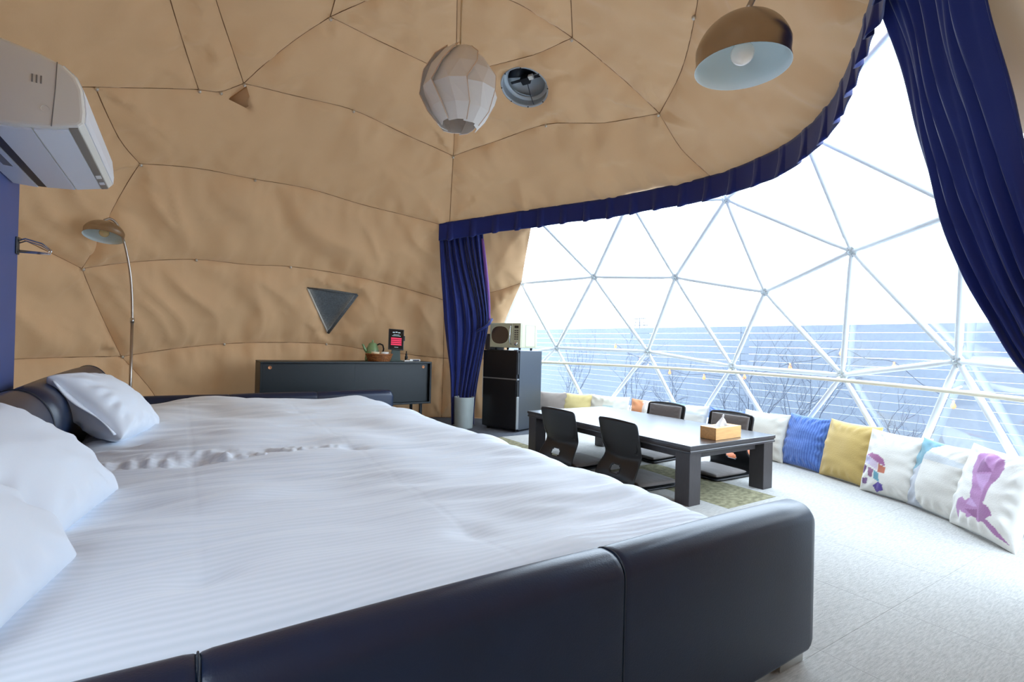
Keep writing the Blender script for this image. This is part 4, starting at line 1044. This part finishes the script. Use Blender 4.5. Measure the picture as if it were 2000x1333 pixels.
for k, (a, b, z) in enumerate(((-0.045, -0.02, 0.078), (-0.012, 0.012, 0.082), (0.018, 0.045, 0.078), (-0.035, 0.035, 0.055), (-0.05, 0.05, 0.040), (-0.02, 0.025, -0.096))):
    o = onscr('text_line', a, b, z, z+(0.010 if k < 3 else 0.004), 'screen_text'); o.location.y -= 0.001
box('side_button', (0.088, -0.006, 0.24), (0.103, 0.01, 0.30), 'black_plastic', tbl, 0.003)
wb = thing('phone_dock', 'small white device lying at the right end of the sideboard', 'device', (2.34, 5.80, 0.757), math.radians(4))
box('body', (-0.07, -0.05, 0.0), (0.07, 0.05, 0.026), 'white_plastic', wb, 0.008); box('cradle', (-0.135, -0.045, 0.0), (-0.068, 0.045, 0.014), 'white_plastic', wb, 0.004)
box('face', (-0.03, -0.052, 0.006), (0.05, -0.049, 0.02), 'tag', wb, 0)
bt = thing('small_bottle', 'small dark dropper bottle behind the white device', 'bottle', (2.30, 5.93, 0.757))
lathe('bottle', [(0.001, 0.0), (0.018, 0.0), (0.019, 0.05), (0.012, 0.062), (0.012, 0.068)], 'black_plastic', bt, 16); lathe('dropper', [(0.013, 0.068), (0.013, 0.085), (0.006, 0.09), (0.007, 0.115), (0.001, 0.12)], 'black_plastic', bt, 14)

# ------------------------------------------------------------------ refrigerator corner
ang = math.atan2(-0.547, 0.205)      # front edge direction, left to right, in plan
fr = thing('refrigerator', 'black two-door refrigerator below the microwave', 'refrigerator', (3.083, 5.022, 0), ang)
FW, FD, FH = 0.25, 0.49, 0.922
box('cabinet', (-FW, 0.045, 0.02), (FW, FD, FH), 'fridge_side', fr, 0.006)
for z0, z1 in ((0.035, 0.590), (0.602, FH-0.004)):
    box('door', (-FW, 0.0, z0), (FW-0.012, 0.042, z1), 'fridge', fr, 0.006)
    box('handle_recess', (FW-0.0125, 0.006, (z0+z1)/2-0.02 if z0 < .3 else z0+0.05), (FW-0.002, 0.036, z1-0.02), 'black_plastic', fr, 0.001, 1)
box('edge_trim', (FW-0.012, 0.0, 0.035), (FW, 0.044, 0.40), 'fridge_trim', fr, 0.002, 1)
box('edge_trim', (-FW-0.006, 0.0, 0.36), (-FW, 0.04, 0.72), 'fridge_trim', fr, 0.002, 1)
box('door_gap', (-FW+0.004, 0.004, 0.588), (FW-0.004, 0.05, 0.604), 'fridge_trim', fr, 0)
box('hinge', (FW-0.06, 0.0, FH), (FW-0.005, 0.06, FH+0.008), 'fridge_trim', fr, 0.002, 1)
for x in (-0.2, 0.2):
    for y in (0.06, 0.44): lathe('foot', [(0.001, 0.0), (0.02, 0.0), (0.018, 0.02), (0.001, 0.02)], 'black_plastic', fr, 12, (x, y, 0))
mw = thing('microwave', 'cream retro microwave oven on the refrigerator', 'microwave', (3.083, 5.022, FH+0.001), ang)
mx0, mx1, my0, my1 = -0.165, 0.275, 0.015, 0.345; MWO = len(bpy.data.objects)
box('body', (mx0, my0+0.012, 0.025), (mx1, my1, 0.275), 'mw_cream', mw, 0.012, 3)
box('door', (mx0, my0-0.01, 0.027), (mx1-0.115, my0+0.014, 0.273), 'mw_cream', mw, 0.008, 3)
el = [(0.125*math.copysign(abs(math.cos(a))**0.82, math.cos(a)), 0.088*math.copysign(abs(math.sin(a))**0.82, math.sin(a))) for a in np.linspace(0, 2*math.pi, 48, endpoint=False)]
prism('oval_window', [(p[0]+mx0+0.150, p[1]+0.152) for p in el], (my0-0.0125, my0-0.006), 'mw_window', mw, 'y')
tube('window_rim', [(p[0]*1.03+mx0+0.150, my0-0.011, p[1]*1.04+0.152) for p in el+[el[0]]], 0.004, 'mw_cream', mw, 6)
tube('handle', [(mx1-0.128, my0-0.008, 0.245), (mx1-0.131, my0-0.034, 0.23), (mx1-0.128, my0-0.040, 0.15), (mx1-0.131, my0-0.034, 0.075), (mx1-0.128, my0-0.008, 0.06)], 0.0065, 'chrome', mw, 10)
box('control_panel', (mx1-0.113, my0-0.008, 0.027), (mx1, my0+0.014, 0.273), 'mw_cream', mw, 0.006)
box('display', (mx1-0.085, my0-0.0095, 0.222), (mx1-0.030, my0-0.007, 0.245), 'screen_black', mw, 0)
for r in range(5):
    for c in range(2): box('button', (mx1-0.085+c*0.03, my0-0.011, 0.108+r*0.021), (mx1-0.061+c*0.03, my0-0.007, 0.119+r*0.021), 'board_brown', mw, 0.001, 1)
lathe('dial', [(0.021, 0.0), (0.021, 0.012), (0.017, 0.018), (0.001, 0.018)], 'chrome', mw, 24, (mx1-0.057, my0-0.006, 0.068), (math.radians(90), 0, 0))
box('side_label', (mx1-0.001, my0+0.10, 0.05), (mx1+0.0012, my0+0.27, 0.245), 'mw_label', mw, 0)
tube('side_groove', [(mx1+0.001, my0+0.09, 0.04), (mx1+0.001, my0+0.28, 0.04), (mx1+0.001, my0+0.28, 0.255), (mx1+0.001, my0+0.09, 0.255), (mx1+0.001, my0+0.09, 0.04)], 0.0015, 'mw_cream', mw, 5)
for x in (mx0+0.05, mx1-0.05):
    for y in (my0+0.05, my1-0.05): lathe('foot', [(0.001, 0.0), (0.013, 0.0), (0.014, 0.026), (0.001, 0.026)], 'black_plastic', mw, 12, (x, y, 0))
mw.scale = (1, 1, 1.14)
bd = thing('storage_box', 'dark brown box on the refrigerator, left of the microwave', 'box', (3.083, 5.022, FH+0.001), ang)
box('box_body', (-0.248, 0.02, 0.0), (-0.175, 0.30, 0.165), 'board_brown', bd, 0.003, 1)
box('box_lid', (-0.249, 0.018, 0.165), (-0.174, 0.302, 0.185), 'board_brown', bd, 0.003, 1)
bn = thing('waste_bin', 'round grey waste bin between curtain and refrigerator', 'bin', (2.80, 5.34, 0))
lathe('body', [(0.001, 0.0), (0.104, 0.0), (0.107, 0.01), (0.116, 0.355), (0.118, 0.36), (0.113, 0.36), (0.104, 0.02), (0.001, 0.02)], 'bin', bn, 40)
tube('rim', [(0.116*math.cos(a), 0.116*math.sin(a), 0.36) for a in np.linspace(0, 2*math.pi, 48)], 0.0035, 'bin', bn, 6)

# ------------------------------------------------------------------ lamps
def dome_shade(root, r, h, loc, rot, bulbm):
    n = 14; out = [(0.001, h)]+[(r*math.sin(math.pi/2*k/n)**0.9*(1.0-0.03*max(0, k-11)), h*math.cos(math.pi/2*k/n)**0.85) for k in range(1, n)]+[(r*0.965, 0.0)]
    o = lathe('shade', out, 'nickel', root, 48, loc, rot)
    i = lathe('shade_lining', [(p[0]*0.985, p[1]*0.98) for p in out[1:]]+[(r*0.965, -0.001)], 'shade_inner', root, 48, loc, rot)
    e = Matrix.Translation(Vector(loc)) @ (Matrix.Rotation(rot[2], 4, 'Z') @ Matrix.Rotation(rot[1], 4, 'Y') @ Matrix.Rotation(rot[0], 4, 'X'))
    rb = r*0.24
    b = lathe('bulb', [(0.001, -rb)]+[(rb*math.sin(a), -rb*math.cos(a)) for a in np.linspace(0.2, 2.4, 12)]+[(rb*0.5, rb*1.2)], bulbm, root, 24, e @ Vector((0, 0, h*0.28)), rot)
    lathe('socket', [(rb*0.5, 0), (rb*0.55, h*0.15), (rb*0.55, h*0.42), (0.001, h*0.42)], 'steel', root, 20, e @ Vector((0, 0, h*0.28+rb*1.1)), rot)
    lathe('finial', [(r*0.10, 0), (r*0.10, 0.012), (0.006, 0.018), (0.006, 0.03), (0.001, 0.033)], 'nickel', root, 18, e @ Vector((0, 0, h-0.006)), rot)
l1 = thing('arc_lamp', 'slim arc floor lamp with nickel dome shade behind the far bed', 'floor lamp', (-0.345, 5.22, 0))
lathe('base', [(0.001, 0.0), (0.13, 0.0), (0.13, 0.02), (0.125, 0.026), (0.02, 0.03), (0.001, 0.03)], 'nickel', l1, 36)
tube('pole', [(0, 0, 0.02), (0, 0, 1.11)], 0.011, 'pole', l1, 12)
tube('collar', [(0, 0, 1.09), (0, 0, 1.13)], 0.0145, 'steel', l1, 12)
tube('arc', smooth_path([(0, 0, 1.11), (-0.006, -0.005, 1.30), (-0.022, -0.02, 1.50), (-0.06, -0.045, 1.72), (-0.105, -0.07, 1.86), (-0.15, -0.09, 1.905), (-0.19, -0.10, 1.885)], 6), 0.0095, 'pole', l1, 10)
dome_shade(l1, 0.138, 0.125, (-0.19, -0.10, 1.755), (math.radians(-14), math.radians(5), 0), 'bulb_amber')
l2 = thing('arc_lamp', 'large arc lamp with nickel dome shade hanging over the near bed end', 'floor lamp', (1.98, 0.02, 0))
lathe('base', [(0.001, 0.0), (0.16, 0.0), (0.16, 0.03), (0.15, 0.036), (0.02, 0.04), (0.001, 0.04)], 'nickel', l2, 36)
tube('pole', [(0, 0, 0.03), (0, 0, 1.30)], 0.013, 'pole', l2, 12)
tube('arc', smooth_path([(0, 0, 1.28), (0.0, 0.01, 1.6), (-0.02, 0.08, 1.95), (-0.09, 0.30, 2.33), (-0.20, 0.62, 2.50), (-0.295, 0.90, 2.42), (-0.352, 1.05, 2.18)], 8), 0.010, 'pole', l2, 12)
dome_shade(l2, 0.163, 0.180, (-0.357, 1.058, 1.985), (0, 0, 0), 'bulb')
# faceted pendant
pd = thing('pendant_lamp', 'white faceted paper pendant lamp hanging from the dome top', 'pendant lamp', (1.345, 2.73, 2.50))
lev = [(0.225, 0.075), (0.165, 0.140), (0.07, 0.195), (-0.04, 0.212), (-0.15, 0.165), (-0.225, 0.105)]
sk = [0.42, 0.30, 0.06, -0.22, -0.06, 0.0]
NP = 7
for k in range(NP):
    a0 = 2*math.pi*k/NP+0.55; V = []
    for j, ((z, r), s_) in enumerate(zip(lev, sk)):
        for t in (-1, 0.1, 1):
            a = a0+s_+0.50*t; rr_ = r*(1.0+0.05*(t > 0)+0.035*(t < 0))+0.012*t; V.append((rr_*math.cos(a), rr_*math.sin(a), z))
    thicken(mo('petal', V, grid_faces(len(lev), 3), 'paper', pd, smooth=False), 0.003)
    tube('petal_edge', [V[i*3+2] for i in range(len(lev))], 0.0028, 'paper_edge', pd, 5)
tube('cord', [(0, 0, 0.24), (0.0, 0.0, 0.95)], 0.006, 'cord', pd, 6)
lathe('ceiling_cap', [(0.001, 0.93), (0.05, 0.93), (0.055, 0.955), (0.001, 0.99)], 'white_plastic', pd, 24)
lathe('socket', [(0.02, 0.10), (0.022, 0.20), (0.065, 0.215), (0.001, 0.22)], 'white_plastic', pd, 20)
lathe('bulb', [(0.001, -0.03), (0.02, -0.025), (0.032, 0.0), (0.028, 0.04), (0.016, 0.09), (0.016, 0.11)], 'bulb', pd, 20)

# ------------------------------------------------------------------ round ventilation opening
vd = (VENTC-DC)/np.linalg.norm(VENTC-DC); vz = Vector(vd)
vt = thing('vent_fan', 'round grey ventilation opening in the lining near the pendant', 'vent', tuple(VENTC))
vt.rotation_euler = vz.to_track_quat('Z', 'Y').to_euler()
lathe('ring', [(0.215, -0.012), (0.208, -0.016), (0.198, -0.008), (0.196, 0.0), (0.196, 0.12), (0.20, 0.12), (0.202, 0.0), (0.215, -0.012)], 'vent_ring', vt, 48)
lathe('cowl', [(0.196, 0.11), (0.18, 0.15), (0.12, 0.18), (0.001, 0.19)], 'vent_ring', vt, 40)
lathe('flange', [(0.196, 0.05), (0.17, 0.06), (0.165, 0.075), (0.196, 0.08)], 'vent_ring', vt, 40)
V = []; n = 20
for i in range(n):
    a = math.radians(20+150*i/(n-1)); V += [(0.17*math.cos(a), 0.17*math.sin(a), 0.10), (0.03*math.cos(a), 0.03*math.sin(a), 0.12)]
thicken(mo('flap', V, [(2*i, 2*i+2, 2*i+3, 2*i+1) for i in range(n-1)], 'vent_dark', vt), 0.006)
box('motor', (-0.03, -0.03, 0.06), (0.05, 0.035, 0.12), 'vent_dark', vt, 0.006); box('crossbar', (-0.16, -0.012, 0.09), (0.16, 0.012, 0.10), 'vent_dark', vt, 0.002, 1)
box('switch_box', (-0.075, 0.0, 0.065), (-0.03, 0.04, 0.095), 'white_plastic', vt, 0.003, 1)
tube('pull_cord', [(0.0, -0.02, 0.07), (0.004, -0.10, 0.03), (0.0, -0.19, -0.01)], 0.003, 'twig', vt, 5)
for k in range(8):
    a = 2*math.pi*k/8+0.3
    lathe('screw', [(0.001, -0.006), (0.006, -0.004), (0.007, 0.0)], 'vent_dark', vt, 8, (0.207*math.cos(a), 0.207*math.sin(a), -0.013))
